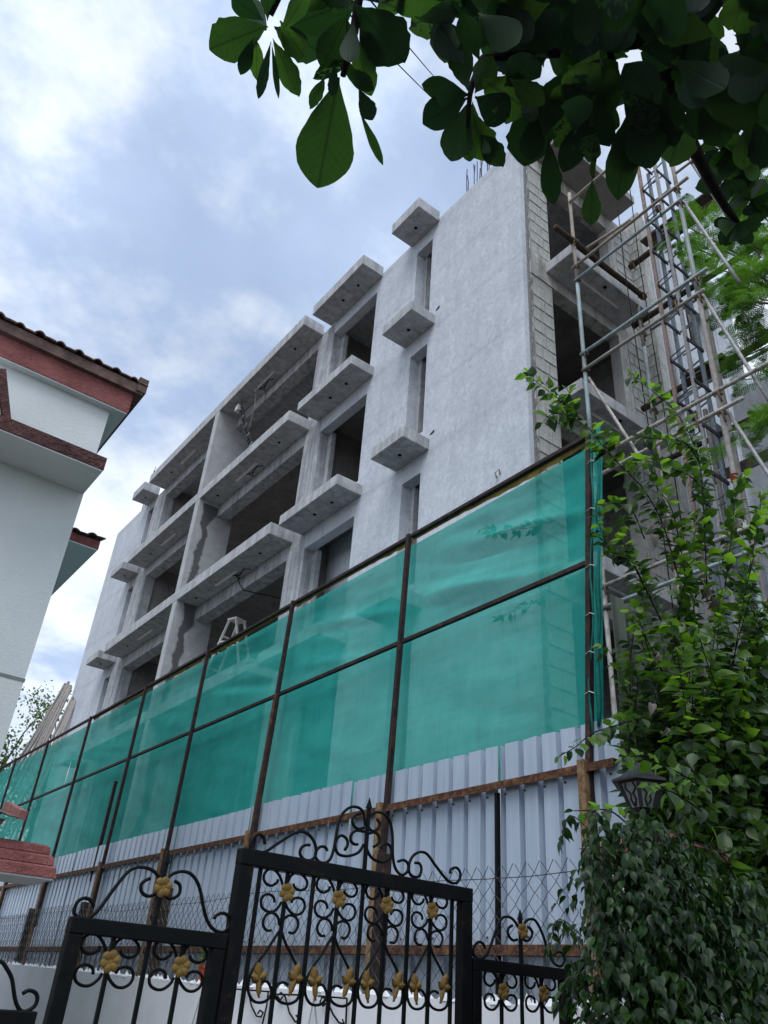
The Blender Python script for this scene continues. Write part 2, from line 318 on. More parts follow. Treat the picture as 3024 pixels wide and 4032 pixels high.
RIGHT_TOP = [[(2.85,1.841),(2.838,1.858),(2.812,1.863),(2.787,1.846),(2.777,1.82),(2.788,1.803),(2.81,1.797),(2.844,1.804),(2.867,1.824),(2.89,1.863),(2.914,1.91),(2.938,1.95),(2.962,1.976),(2.998,1.985),(3.028,1.979),(3.053,1.962),(3.064,1.947)],[(3.102,1.959),(3.121,1.98),(3.153,1.991),(3.185,1.987),(3.215,1.958),(3.239,1.921),(3.256,1.883),(3.279,1.842),(3.309,1.814),(3.348,1.807),(3.375,1.823),(3.38,1.846),(3.365,1.863),(3.339,1.867),(3.302,1.85)],[(3.06,1.895),(3.032,1.889),(3.008,1.9),(2.997,1.918),(3.003,1.938),(3.028,1.951)],[(3.094,1.902),(3.118,1.894),(3.143,1.904),(3.16,1.925),(3.154,1.944),(3.13,1.956)]]
MID_TOP = [[(1.649,2.103),(1.641,2.127),(1.616,2.136),(1.596,2.12),(1.586,2.094),(1.595,2.07),(1.625,2.067),(1.661,2.08),(1.702,2.111),(1.752,2.148),(1.79,2.171),(1.821,2.178),(1.856,2.167),(1.88,2.145),(1.892,2.12),(1.89,2.091),(1.869,2.075),(1.84,2.074),(1.818,2.09),(1.819,2.113),(1.837,2.128),(1.86,2.132)],[(1.948,2.122),(1.936,2.135),(1.911,2.133),(1.894,2.114),(1.893,2.091),(1.915,2.075),(1.944,2.076),(1.967,2.095),(1.979,2.133),(1.984,2.18),(1.989,2.229),(2.006,2.279),(2.038,2.31),(2.073,2.321),(2.106,2.314),(2.124,2.286),(2.133,2.252)],[(2.035,2.138),(2.048,2.163),(2.038,2.185),(2.011,2.193),(1.99,2.175),(1.985,2.147),(2.002,2.12),(2.038,2.115),(2.076,2.124),(2.11,2.142),(2.132,2.176)],[(2.103,2.296),(2.081,2.289),(2.062,2.268),(2.068,2.245),(2.096,2.233),(2.128,2.244)],[(2.13,2.227),(2.088,2.225),(2.063,2.206),(2.061,2.182),(2.08,2.169),(2.101,2.171)],[(2.192,2.29),(2.21,2.272),(2.196,2.245),(2.169,2.237),(2.146,2.251)],[(2.184,2.173),(2.21,2.191),(2.212,2.216),(2.188,2.233),(2.143,2.219)],[(2.146,2.282),(2.167,2.307),(2.198,2.32),(2.237,2.315),(2.268,2.288),(2.284,2.241),(2.289,2.193),(2.295,2.145),(2.31,2.106),(2.336,2.085),(2.359,2.084),(2.382,2.105),(2.38,2.132),(2.355,2.144),(2.323,2.133)],[(2.42,2.141),(2.447,2.142),(2.459,2.119),(2.446,2.089),(2.412,2.084),(2.39,2.099),(2.389,2.137),(2.411,2.172),(2.45,2.191),(2.49,2.187),(2.537,2.15),(2.589,2.111),(2.625,2.09),(2.667,2.089),(2.692,2.114),(2.689,2.142),(2.665,2.155),(2.634,2.142),(2.632,2.124)],[(2.225,2.173),(2.242,2.194),(2.271,2.193),(2.284,2.171),(2.275,2.142),(2.248,2.121),(2.212,2.119),(2.174,2.131),(2.151,2.158),(2.142,2.177)]]
MOTIF = [[(-0.015,0.022),(-0.032,0.051),(-0.058,0.072),(-0.086,0.074),(-0.104,0.057),(-0.105,0.035),(-0.088,0.019),(-0.065,0.017),(-0.044,0.031),(-0.042,0.043)],[(0.0,0.024),(0.014,0.06),(0.039,0.077),(0.068,0.073),(0.093,0.054),(0.094,0.032),(0.076,0.018),(0.052,0.018),(0.035,0.028),(0.033,0.037)],[(-0.014,-0.035),(-0.023,-0.054),(-0.046,-0.072),(-0.073,-0.074),(-0.097,-0.062),(-0.104,-0.039),(-0.093,-0.02),(-0.071,-0.015),(-0.05,-0.024),(-0.044,-0.041)],[(0.0,-0.03),(0.016,-0.052),(0.042,-0.07),(0.069,-0.071),(0.091,-0.056),(0.095,-0.032),(0.081,-0.015),(0.056,-0.012),(0.038,-0.02),(0.032,-0.033)]]
MOTIF_LOW = [[(-0.009,-0.117),(-0.021,-0.089),(-0.046,-0.077),(-0.071,-0.085),(-0.083,-0.107),(-0.079,-0.126),(-0.062,-0.139),(-0.043,-0.137)],[(-0.003,-0.107),(0.01,-0.089),(0.035,-0.077),(0.063,-0.083),(0.075,-0.103),(0.069,-0.124),(0.056,-0.137),(0.036,-0.136)],[(-0.008,-0.137),(-0.051,-0.203),(-0.089,-0.256),(-0.106,-0.284),(-0.111,-0.312),(-0.106,-0.343),(-0.084,-0.368),(-0.054,-0.374),(-0.024,-0.365),(-0.009,-0.343),(-0.016,-0.322),(-0.033,-0.306),(-0.051,-0.308),(-0.062,-0.319)],[(0.004,-0.136),(0.027,-0.174),(0.064,-0.216),(0.097,-0.259),(0.112,-0.291),(0.115,-0.33),(0.104,-0.358),(0.072,-0.371),(0.035,-0.367),(0.01,-0.35),(0.008,-0.325),(0.018,-0.309),(0.04,-0.304),(0.059,-0.311)]]
LEAF_AT = [(-0.074,-0.298),(0.082,-0.288)]
BRACKETS = [[[(7.178,1.613),(6.626,1.613)],[(6.64,1.612),(6.638,1.512),(6.669,1.387)],[(7.025,1.562),(7.075,1.579),(7.056,1.611),(6.98,1.607),(6.888,1.501),(6.781,1.435),(6.705,1.433),(6.679,1.464),(6.739,1.478),(6.765,1.453)]],[[(6.5,1.599),(6.082,1.608)],[(6.404,1.585),(6.437,1.561),(6.484,1.588),(6.438,1.613),(6.366,1.587),(6.275,1.483),(6.175,1.428),(6.118,1.447),(6.173,1.471)]],[[(5.892,1.609),(5.513,1.608)],[(5.509,1.608),(5.499,1.453)],[(5.78,1.565),(5.811,1.548),(5.857,1.573),(5.834,1.606),(5.774,1.592),(5.668,1.502),(5.584,1.455),(5.52,1.453),(5.545,1.477)]]]
CHAINS = [[(5.946,1.586),(5.982,1.425)],[(5.939,1.586),(5.874,1.431)],[(7.844,1.566),(7.94,1.315)],[(7.832,1.566),(7.853,1.319)]]
# ------------------------------------------------------------------ ground
g = MB().add([(-300,-300,0),(400,-300,0),(400,500,0),(-300,500,0)], [(0,1,2,3)]).build('ground', M['soil'], fix=False); tag(g, 'bare brown soil ground', None, kind='structure')

# ------------------------------------------------------------------ unfinished building
X0, XF, YN, YE = 7.30, 6.69, 6.73, 28.70
STEP = 3.18
ZT = [16.18-STEP*k for k in range(5)]          # heads of the openings
ZB = [z-2.24 for z in ZT]                       # sills
ZS = [16.58-STEP*k for k in range(5)]           # underside of the canopy slabs
ROOF = 16.68
B = thing('unfinished_building', 'four storey unfinished grey concrete building with projecting slabs behind the green net', 'building', (X0, YN, 0))
def wall(mat, *a, name='wall', bevel=0): return box(name, M[mat], B, *a, bevel)
TK = .22
wall('facade', X0, X0+TK, YN, 9.38, 0, ROOF)
wall('facade', X0, X0+TK, 9.93, 11.45, 0, ROOF)
wall('cement_pier', X0, X0+.34, 13.31, 14.05, 0, ROOF-.10, name='pier')
wall('cement_pier', X0, X0+.34, 23.80, 24.82, 0, ROOF-.10, name='pier')
wall('facade', X0, X0+TK, 25.32, YE, 0, ROOF)
for k in range(5):
    lo = ZT[k+1] if k < 4 else 0
    for (y0, y1) in ((9.38, 9.93), (24.82, 25.32)):
        wall('facade' if y0 < 20 else 'cement_pier', X0, X0+TK, y0, y1, lo, ZB[k], name='spandrel')
    wall('facade', X0, X0+TK, 11.45, 13.31, lo+.0, ZB[k]-.1, name='spandrel')
    wall('cement_pier', X0+.004, X0+.34, 14.05, 23.80, ZT[k], ZS[k]+.26, name='beam')
    # floor plates
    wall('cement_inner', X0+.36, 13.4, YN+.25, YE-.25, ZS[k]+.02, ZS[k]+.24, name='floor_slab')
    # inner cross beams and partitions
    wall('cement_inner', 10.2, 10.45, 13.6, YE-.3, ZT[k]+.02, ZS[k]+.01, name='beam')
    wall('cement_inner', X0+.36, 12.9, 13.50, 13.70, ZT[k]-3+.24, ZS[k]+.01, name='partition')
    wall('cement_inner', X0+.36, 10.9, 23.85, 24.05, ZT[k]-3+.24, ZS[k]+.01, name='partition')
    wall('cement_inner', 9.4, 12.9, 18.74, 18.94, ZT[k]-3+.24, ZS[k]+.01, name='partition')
for k in range(5):
    top = ROOF if k == 0 else ZB[k-1]
for (y0, y1) in ((9.38, 9.93), (24.82, 25.32), (11.45, 13.31)):
    wall('facade' if y0 < 20 else 'cement_pier', X0, X0+TK, y0, y1, ZT[0], ROOF, name='lintel')
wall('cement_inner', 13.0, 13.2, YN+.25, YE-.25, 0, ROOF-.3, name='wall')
wall('facade', X0+TK, 13.2, YE-.22, YE, 0, ROOF, name='wall')
wall('cement_slab', X0+.3, 13.2, YN+.25, YE-.25, ROOF-.09, ROOF-.01, name='roof_slab')
# slabs that project over the openings
def canopy(y0, y1, z0, z1, mat='cement_slab'):
    o = MB().box(XF, X0, y0, y1, z0, z1).build('canopy_slab', M[mat], B, .012); return o
th = [.32, .25, .25, .25, .25]
DISC = MB().lathe([(.038, -.012), (.038, .0)], (0,0,0), 12).mesh('light_point', M['hole'])
for k in range(5):
    z0, z1 = ZS[k], ZS[k]+th[k]
    s1 = canopy(9.17, 10.15, z0, z1); s2 = canopy(11.27, 13.50, z0, z1); s4 = canopy(24.64, 25.66, z0, z1)
    s3 = canopy(13.90, 24.10, z0-.02, z1+(.0 if k == 0 else .03))
    for par, yy in ((s1, 9.66), (s2, 11.9), (s2, 12.55), (s3, 14.85), (s3, 18.2), (s3, 22.9), (s4, 25.15)):
        o = inst('light_point', DISC, None, (7.01, yy, z0-(.018 if par is s3 else -.002))); o.parent = par
    for (ya, yb) in ((16.04, 17.15), (21.1, 22.15)):
        MB().box(7.01, 7.065, ya, yb, z0-.045, z0-.018).build('conduit_strip', M['conduit'], s3)
    # fin between the two bays
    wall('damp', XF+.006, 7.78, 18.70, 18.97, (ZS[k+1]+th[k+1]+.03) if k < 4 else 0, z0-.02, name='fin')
# recessed frames inside the big windows
for k in range(4):
    wall('cement_pier', X0+TK, X0+.34, 13.14, 13.31, ZB[k], ZT[k], name='reveal')
    wall('cement_pier', X0+TK, X0+.36, 9.82, 9.93, ZB[k], ZT[k], name='reveal')
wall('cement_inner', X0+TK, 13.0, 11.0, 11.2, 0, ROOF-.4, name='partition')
# inner wall behind the lowest wide window, light on it put into paler grey
wall('facade', 8.0, 8.1, 11.25, 13.45, 7.3, 10.22, name='partition')
# conduit cables hanging from the soffits
def cable(pts, r, mat='hole', par=B, name='loose_cable'):
    mb = MB(); mb.smooth = True; return mb.tube(pts, r, 5).build(name, M[mat], par)
for (y, z) in ((17.05, ZS[0]), (16.75, ZS[1]), (16.4, ZS[2])):
    cable([(7.1,y-.05,z-.02),(7.13,y-.35,z-.10),(7.1,y-.62,z-.05),(7.16,y-.85,z-.12)], .014)
    cable([(7.12,y-.1,z-.02),(7.2,y-.25,z-.14),(7.1,y-.45,z-.12)], .011)
cable([(7.15,16.2,ZS[2]-.02),(7.2,16.1,ZS[2]-.3),(7.25,15.9,ZS[2]-.52),(8.2,15.1,ZS[2]-.75),(9.4,14.4,ZS[2]-.8)], .014)
# ---- right flank: exposed block work
YF = YN
wall('mortar', X0+TK, 8.08, YF+.012, YF+.22, 0, ROOF-.02, name='block_wall')
wall('mortar', 9.95, 10.74, YF+.012, YF+.22, 0, ROOF-.02, name='block_wall')
wall('facade', X0+.001, X0+.10, YF-.016, YF-.001, 0, ROOF, name='plaster_return')
# rough render where the flank was hacked back: a lumpy strip
rnd = random.Random(3)
vs, fs = [], []; nz = 150
for i in range(nz+1):
    z = ROOF*i/nz; jit = rnd.uniform(-.02, .03)
    for j, (x, y) in enumerate(((7.405, -.002), (7.44, -.012), (7.48, -.006), (7.525+jit, .004), (7.54+jit, .014))):
        vs.append((x+rnd.uniform(-.008,.008), YF+y+rnd.uniform(-.008,.006), z))
for i in range(nz):
    for j in range(4): fs.append((i*5+j, i*5+j+1, i*5+j+6, i*5+j+5))
MB().add(vs, fs).build('rough_render_edge', M['cement_rough'], B, fix=False)
for k in range(5):
    z1 = ZS[k]+.20; z0 = ZS[k]-.42
    wall('concrete_band', 7.535, 8.08, YF-.008, YF+.011, z0, z1, name='ring_beam')
    wall('concrete_band', 8.08, 9.95, YF-.004, YF+.24, ZT[k]-.02, ZS[k]+.22, name='beam')
    wall('concrete_band', 9.95, 10.20, YF-.008, YF+.011, max(0, ZT[k]-2.6), z1, name='column_face')
BH = .29
bme = []
for w_ in (.50, .27, .22, .36):
    mb = MB(); mb.box(-w_/2, w_/2, -.003, .012, -BH/2+.017, BH/2-.017); bme.append((w_, mb.mesh('block', M['block_face'])))
def lay(x0, x1, z0, z1, seed):
    r = random.Random(seed); z = z0+BH/2; row = 0
    while z+BH/2 < z1+.02:
        c_ = r.uniform(.28, .72); wds = [(x1-x0)*c_, (x1-x0)*(1-c_)]
        x = x0
        for w_ in wds:
            me = min(bme, key=lambda t: abs(t[0]-w_)); s = (w_-.032*r.uniform(.7,1.3))/me[0]
            inst('block', me[1], B, (x+w_/2, YF+r.uniform(-.003, .004), z), None, (s, 1, r.uniform(.92, 1.02))); x += w_
        z += BH; row += 1
for k in range(4):
    zlo = (ZS[k+1]+.20) if k < 4 else 0
    lay(7.545, 8.075, zlo, ZS[k]-.42, 3+k); lay(10.21, 10.735, zlo, ZS[k]-.1, 5+k)
for k in range(4):
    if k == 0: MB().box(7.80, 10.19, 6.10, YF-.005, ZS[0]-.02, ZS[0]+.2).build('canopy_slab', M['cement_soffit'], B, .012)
    else:
        s = MB().box(7.92, 10.17, 6.12, YF-.005, ZS[k]-.14, ZS[k]+.09).build('canopy_slab', M['cement_slab'], B, .012)
        MB().box(8.5, 9.6, 6.4, 6.44, ZS[k]-.156, ZS[k]-.142).build('conduit_strip', M['conduit'], s)
        o = inst('light_point', DISC, None, (9.0, 6.25, ZS[k]-.14)); o.parent = s
# rear wing to the right
wall('block_face', 10.745, 10.95, 6.41, 13.0, 0, 17.05, name='wing_wall')
for (x0, x1, z0, z1) in ((10.955, 12.05, 0, 16.95), (12.85, 14.15, 0, 16.85)):
    wall('facade', x0, x1, 6.41, 6.60, z0, z1, name='wing_wall')
zz_ = [(0, 4.4), (5.6, 7.6), (8.8, 10.75), (12.0, 14.0), (15.2, 16.9)]
for z0, z1 in zz_: wall('facade', 12.05, 12.85, 6.43, 6.60, z0, z1, name='wing_spandrel')
wall('facade', 13.18, 13.24, 6.36, 6.405, 0, 16.85, name='pilaster')
wall('cement_pier', 11.18, 11.24, 6.36, 6.405, 0, 16.9, name='pilaster')
wall('cement_inner', 13.9, 14.15, 6.61, 12, 0, 16.8, name='wing_wall')
wall('cement_inner', 10.96, 13.9, 7.4, 7.5, 0, 16.6, name='partition')
for i in range(26):
    # block courses showing on the wing's hacked edge
    for j in range(2):
        z = 9.6+i*.28
        y = 6.46+.15*j+(.07 if i % 2 else 0)
        inst('block', bme[2][1], B, (10.742, y+.06, z), Quaternion((0,0,1), R(90)), ((.15-.02)/.22, 1, .97))
box('lower_wing_wall', M['facade'], B, 10.76, 11.0, 0.5, 5.2, 0, 10.98)
box('lower_wing_wall', M['facade'], B, 11.0, 16.0, 4.98, 5.19, 0, 10.98)
# rebar tufts on the roof
rr = random.Random(8)
for (cx_, cy_, n, h) in ((7.42, 8.0, 11, 1.0), (7.40, 26.2, 5, 2.2), (7.75, 27.3, 9, 1.2)):
    for i in range(n):
        x = cx_+rr.uniform(-.12, .12); y = cy_+rr.uniform(-.32, .32); hh = h*rr.uniform(.6, 1.05)
        MB().tube([(x,y,ROOF-.05),(x+rr.uniform(-.01,.01),y+rr.uniform(-.01,.01),ROOF+hh*.6),(x+rr.uniform(-.02,.02),y+rr.uniform(-.02,.02),ROOF+hh)], .011, 5).build('rebar', M['rebar'], B)
# wall cable stubs
for (y, z) in ((7.35, 8.75),):
    cable([(X0,y,z),(X0-.05,y-.03,z+.06),(X0-.06,y+.05,z+.03),(X0-.04,y+.03,z-.07)], .014, 'bamboo')
for z in (13.75, 10.55):
    cable([(X0,9.15,z),(X0-.02,9.02,z+.02)], .012, 'hole')
# broken plaster patch in the far bay
MB().box(9.3, 9.4, 20.2, 23.7, 10.75, 12.7).build('bare_panel', M['block_face'], B)

# white step ladder standing on the second slab
st = thing('step_ladder', 'whitish wooden step ladder on the slab just above the net', 'ladder', (7.66, 16.9, 7.36))
tc4 = [Vector((7.5, 16.98, 9.34)), Vector((7.58, 16.76, 9.34)), Vector((7.83, 16.81, 9.34)), Vector((7.75, 17.03, 9.34))]
ax_ = (tc4[0]+tc4[3]-tc4[1]-tc4[2]).normalized()
ft = [p_+ax_*(.55 if i in (0, 3) else -.55)+Vector((0, 0, 7.37-9.34))+(p_-(tc4[0]+tc4[2])/2)*.6 for i, p_ in enumerate(tc4)]
for i in range(4): MB().bar(ft[i], tc4[i], .05, .035).build('leg', M['white_plastic'], st)
for (i, j) in ((0, 3), (1, 2)):
    for t_ in (.2, .4, .6, .8): MB().bar(ft[i].lerp(tc4[i], t_), ft[j].lerp(tc4[j], t_), .045, .025, (0,0,1)).build('rung', M['white_plastic'], st)
for (i, j) in ((0, 1), (3, 2)): MB().bar(ft[i].lerp(tc4[i], .72), ft[j].lerp(tc4[j], .72), .03, .02, (0,0,1)).build('stay', M['white_plastic'], st)
mb = MB(); cc4 = (tc4[0]+tc4[2])/2; mb.add([cc4+(q_-cc4)*1.25+Vector((0,0,z_)) for z_ in (.0, .045) for q_ in tc4], [(3,2,1,0),(4,5,6,7),(0,1,5,4),(1,2,6,5),(2,3,7,6),(3,0,4,7)]); mb.build('top_plate', M['white_plastic'], st)
# dark lattice hoist leaning in the top bay
ho = thing('chain_hoist', 'dark slatted hoist ladder leaning under the topmost slab', 'hoist', (7.2, 16.7, 13.75))
pa, pb = Vector((6.98, 17.9, 16.45)), Vector((7.2, 16.55, 13.75))
for s in (-.09, .09):
    MB().bar(pa+Vector((0, s, s*.4)), pb+Vector((0, s*1.6, s*.4)), .035, .05).build('rail', M['dark_plate'], ho)
rr = random.Random(5)
for i in range(17):
    p = pa.lerp(pb, .06+i*.055); w_ = .10+.05*i/17
    MB().bar(p+Vector((-.02,-w_,rr.uniform(-.03,.03))), p+Vector((.02,w_,rr.uniform(-.03,.03))), .05, .035, (0,0,1)).build('slat', M['dark_plate'] if i % 3 else M['steel_grey'], ho)
MB().box(6.9, 7.06, 17.82, 18.02, 16.22, 16.42).build('hoist_head', M['conduit'], ho, .01)
MB().tube([(7.0,16.95,16.56),(7.05,16.93,15.8),(7.1,17.15,15.2)], .012, 5).build('chain', M['steel_grey'], ho)
# ------------------------------------------------------------------ green net hoarding
XN = 4.50
Fn = thing('hoarding_fence', 'tall site fence of pale corrugated sheets with green shade net above', 'fence', (XN, 3.5, 0))
tops = [3.43, 5.865, 8.23, 10.63, 12.97, 15.69, 18.36, 20.9, 23.4, 26.0]
bots = [3.69, 6.03, 8.47, 10.78, 13.1, 15.78, 18.42, 20.95, 23.4, 26.0]
def zt_(y): return 5.845+.004*max(0, y-3)+.00055*max(0, y-12)**2
def ztop(i, y=None): return zt_(tops[i])
def zmid(y): return 4.655+.004*(y-3.5)
def ypost(i, z): return bots[i]+(tops[i]-bots[i])*(z-3.1)/2.75
rr = random.Random(11)
# corrugated sheets, each one a part (a sheet is about 2 m wide)
def sheet(y0, y1, z0, z1, ribs, xo, mat='sheet', x=None, along='y'):
    """trapezoid profile; outward (towards the camera) is -X"""
    n = ribs; p = (y1-y0)/n; prof = []
    for i in range(n):
        a = y0+i*p
        prof += [(a, 0), (a+p*.70, 0), (a+p*.73, .06), (a+p*.95, .06)]
    prof.append((y1, 0)); mb = MB(); vs = []; fs = []
    rs = random.Random(int(y0*97))
    for (t, d) in prof:
        d += rs.uniform(-.003, .003)
        for z in (z0, z1+rs.uniform(-.004, .004)): vs.append((XN+xo+d, t, z) if along == 'y' else (t, x+d, z))
    for i in range(len(prof)-1): fs.append((2*i, 2*i+2, 2*i+3, 2*i+1))
    o = mb.add(vs, fs).build('corrugated_sheet', M[mat], Fn, fix=False)
    md = o.modifiers.new('solid', 'SOLIDIFY'); md.thickness = .002
    return o
joints = [3.39, 4.57, 6.58, 8.6, 10.6, 12.6, 14.6, 16.6, 18.6, 20.6, 22.6, 24.6, 26.6]
for i in range(len(joints)-1):
    a, b = joints[i], joints[i+1]
    sheet(a+.016, b-.016, .15, 3.40+rr.uniform(-.015, .02), max(3, round((b-a)/.2)), -.006+(i % 2)*.004)
# fence return on the right, a greener sheet, its shade put into the colour
for i in range(3):
    sheet(4.53+i*1.1, 4.53+(i+1)*1.1-.02, .15, 4.35+.05*i, 5, 0, 'sheet_shaded', 3.40, 'x')
# lower square posts, upper thin posts
for i in range(len(tops)):
    yb = bots[i]
    MB().box(4.405, 4.465, yb-.035, yb+.03, 0, 3.13).build('post', M['rust_post'], Fn, .004)
    if i == 0: a, b = (4.475, ypost(0, 3.0)-.03, 3.0), (4.475, tops[0], ztop(0)); MB().bar((4.475, yb-.06, 0), (4.475, ypost(0, 3.0)-.03, 3.0), .045, .045).build('upright', M['rust_dark'], Fn)
    else: a, b = (4.44, yb-.065, 2.3), (4.455, tops[i], ztop(i)+.02)
    MB().bar(a, b, .045, .045).build('upright', M['rust_dark'], Fn)
MB().bar((4.46, 8.47-.02, 2.6), (4.452, 8.30, 4.66), .055, .06).build('upright', M['rust'], Fn)
MB().tube([(4.47, 4.57, 1.7), (4.47, 4.57, 3.03)], .022, 8).build('upright', M['black_iron'], Fn)
MB().bar((4.52, 13.6, 2.9), (4.50, 13.5, 4.4), .05, .05).build('upright', M['rust_dark'], Fn)
for i in range(len(tops)-1):
    ya, yb = bots[i], bots[i+1]
    # angle iron rails at the sheet, each with its flange
    mb = MB(); y0 = 3.42 if i == 0 else ya+.032; y1 = yb-.037
    mb.box(4.43, 4.49, y0, y1, 3.095-.006*(i), 3.102-.006*(i)); mb.box(4.424, 4.43, y0, y1, 3.045-.006*i, 3.102-.006*i); mb.build('rail', M['rust'], Fn)
    MB().box(4.41, 4.49, y0, y1, 1.93, 1.995).build('rail', M['rust'], Fn)
    MB().bar((4.478, ypost(i,4.66)+(.02 if i else -.01), zmid(ypost(i,4.66))), (4.478, ypost(i+1,4.66)-.02, zmid(ypost(i+1,4.66))), .035, .04, (0,0,1)).build('rail', M['rust_dark'], Fn)
    MB().bar((4.478, tops[i]+(.02 if i else -.01), ztop(i)), (4.478, tops[i+1]-.02, ztop(i+1)), .035, .045, (0,0,1)).build('rail', M['rust_dark'], Fn)
# screw heads along the rails
mb = MB()
for z in (3.02, 2.05):
    y = 3.5
    while y < 16:
        mb.lathe([(.009, 0), (.009, .006), (.004, .009)], (0, 0, 0), 6)
        n6 = len(mb.v); k6 = 18
        for q_ in range(n6-k6, n6):
            x_, y_, z_ = mb.v[q_]; mb.v[q_] = (4.489-z_, y+y_, z+x_-.006*(y-3.5)/2.4)
        y += .2
o = mb.build('screw_heads', M['rust'], Fn); o['kind'] = 'stuff'
# net panels with slack folds
def netpanel(i, upper):
    n, k = 40, 34; vs = []; fs = []; r = random.Random(i*7+upper)
    A = [.02+.05*r.random() for _ in range(4)]; ph = [r.random()*6 for _ in range(4)]
    first = 1.25 if (i == 0 and upper) else (.45 if upper and i < 3 else .13)
    for a in range(n+1):
        u = a/n
        for b in range(k+1):
            v = b/k
            yb0, yb1 = (ypost(i,4.66), ypost(i+1,4.66)) if upper else (ypost(i,3.2), ypost(i+1,3.2))
            yt0, yt1 = (tops[i], tops[i+1]) if upper else (ypost(i,4.66), ypost(i+1,4.66))
            y = (yb0+(yb1-yb0)*u)*(1-v)+(yt0+(yt1-yt0)*u)*v
            if i == 0: y += -.04*(1-u)
            z0 = zmid(y) if upper else 3.1; z1 = zt_(y)-.01 if upper else zmid(y)
            z = z0+(z1-z0)*v
            e = math.sin(math.pi*u)*math.sin(math.pi*v)
            x = 4.60+first*e*(.05*math.sin(9*v+3*u+ph[0])*math.sin(2.2*u+ph[1])+.05*math.sin(15*v-6*u+ph[2])+.028*math.sin(29*v-13*u+ph[3])+.012*math.sin(47*v-17*u+ph[0]))+.01*math.sin(6*u+ph[3])*e
            vs.append((x, y, z))
    for a in range(n):
        for b in range(k): fs.append((a*(k+1)+b, (a+1)*(k+1)+b, (a+1)*(k+1)+b+1, a*(k+1)+b+1))
    mb = MB(); mb.smooth = True; o = mb.add(vs, fs).build('net_panel', M['net'], Fn, fix=False); return o
for i in range(len(tops)-1):
    netpanel(i, 1); netpanel(i, 0)
    # folded hem along the top edge, yellow where the selvedge shows
    vs, fs = [], []; n = 30; r = random.Random(i)
    for a in range(n+1):
        u = a/n; y = tops[i]+(tops[i+1]-tops[i])*u; z = zt_(y); h = max(.004, .012+.028*math.sin(5*u+i*2)+r.uniform(-.012,.012))
        vs += [(4.514, y, z+.028+r.uniform(-.01,.012)), (4.504, y, z+.028-h*.6), (4.52, y, z-.022-h)]
    for a in range(n):
        for b in range(2): fs.append((a*3+b, a*3+b+1, a*3+b+4, a*3+b+3))
    if i < 5: MB().add(vs, fs).build('net_hem', M['yellow_hem'], Fn, fix=False)
# gathered edge of the net at the near end post
mb = MB(); mb.smooth = True
mb.tube([(4.51, ypost(0, 5.93-i*.135)-.075+.010*math.sin(i*1.3), 5.93-i*.135) for i in range(20)], lambda t: .016+.006*math.sin(t*23), 7); mb.build('net_edge', M['net_hem'], Fn)
mb = MB(); mb.smooth = True
mb.tube([(4.46+.006*math.sin(i), ypost(0, 5.85-i*.135)-.05+.02*math.sin(i*.9), 5.85-i*.135) for i in range(20)], .008, 6); mb.build('net_cord', M['net_hem'], Fn)
for z in (5.55, 5.1, 4.6, 4.2, 3.9, 3.6):
    MB().tube([(4.45, ypost(0,z)+.0, z), (4.44, ypost(0,z)-.05, z+.008), (4.45, ypost(0,z)-.085, z-.012)], .003, 4).build('tie_wire', M['conduit'], Fn)
# two torn slits in the net, showing the pale side
for (y, z) in ((16.4, 4.95), (15.95, 4.95)):
    mb = MB(); mb.add([(4.49, y, z-.22), (4.485, y-.07, z), (4.49, y-.05, z+.25), (4.49, y+.0, z+.05)], [(0,1,2,3)]); mb.build('net_flap', M['conduit'], Fn, fix=False)

# ------------------------------------------------------------------ white boundary wall with chain-link on top
W = thing('boundary_wall', 'low white painted wall in front of the corrugated sheets', 'wall', (3.9, 3.3, 0))
mb = MB(); mb.prism([(3.2, 0), (27, 0), (27, 1.80), (15, 1.72), (8, 1.64), (3.2, 1.645)], 'x', 3.90, 4.08); mb.build('wall', M['white_paint_wall'], W)
vs, fs = [], []; rr = random.Random(4)
y = 3.3
def zwall(y): return 1.645 if y < 8 else 1.64+(y-8)*.0114
mb = MB()
while y < 26:
    h = rr.uniform(.02, .07) if y < 12 else rr.uniform(.02, .06); w_ = rr.uniform(.02, .05); x = 3.93+rr.uniform(-.02, .06); z = zwall(y)-.01
    mb.add([(x-.02,y-w_,z),(x+.02,y-w_,z),(x+.02,y+w_,z),(x-.02,y+w_,z),(x+rr.uniform(-.01,.01),y+rr.uniform(-.03,.03),z+h)], [(0,1,4),(1,2,4),(2,3,4),(3,0,4)])
    y += rr.uniform(.03, .09)
o = mb.build('mortar_crust', M['white_crust'], W); o['kind'] = 'stuff'
CL = thing('chain_link_fence', 'sagging wire chain-link strip standing on the white wall', 'fence', (4.0, 3.4, 1.64))
mb = MB(); P = .115; H0 = .80
def ztopc(y): return 2.425+.02*math.sin(y*1.1)+.012*math.sin(y*2.7+1)+(.03 if y > 12 else 0)
def zig(y0, s):
    """one zigzag wire, upright, crossing its neighbours"""
    pts = []; z = 1.66; i = 0
    while z < ztopc(y0)+.02:
        pts.append((4.0+(.004 if i % 2 else -.004)*s, y0+(P/2 if i % 2 else 0), z)); z += .058; i += 1
    return pts
y = 3.42; wv, wf = [], []
while y < 19:
    pts = zig(y, 1)
    mb.tube(pts, .0029 if y < 8 else .0034, 3, caps=False)
    pts2 = [(p[0]+.003, y+P-(p[1]-y), p[2]) for p in pts]
    mb.tube(pts2[:-1]+[(4.0, pts2[-1][1]+.012, pts2[-1][2]+.01)], .0029 if y < 8 else .0034, 3, caps=False)
    y += P
o = mb.build('wire_mesh', M['galvanised_wire'], CL, fix=False); o['kind'] = 'stuff'
mb = MB(); mb.tube([(4.0, 3.4+i*.4, ztopc(3.4+i*.4)-.06) for i in range(40)], .003, 4); mb.build('line_wire', M['galvanised_wire'], CL)
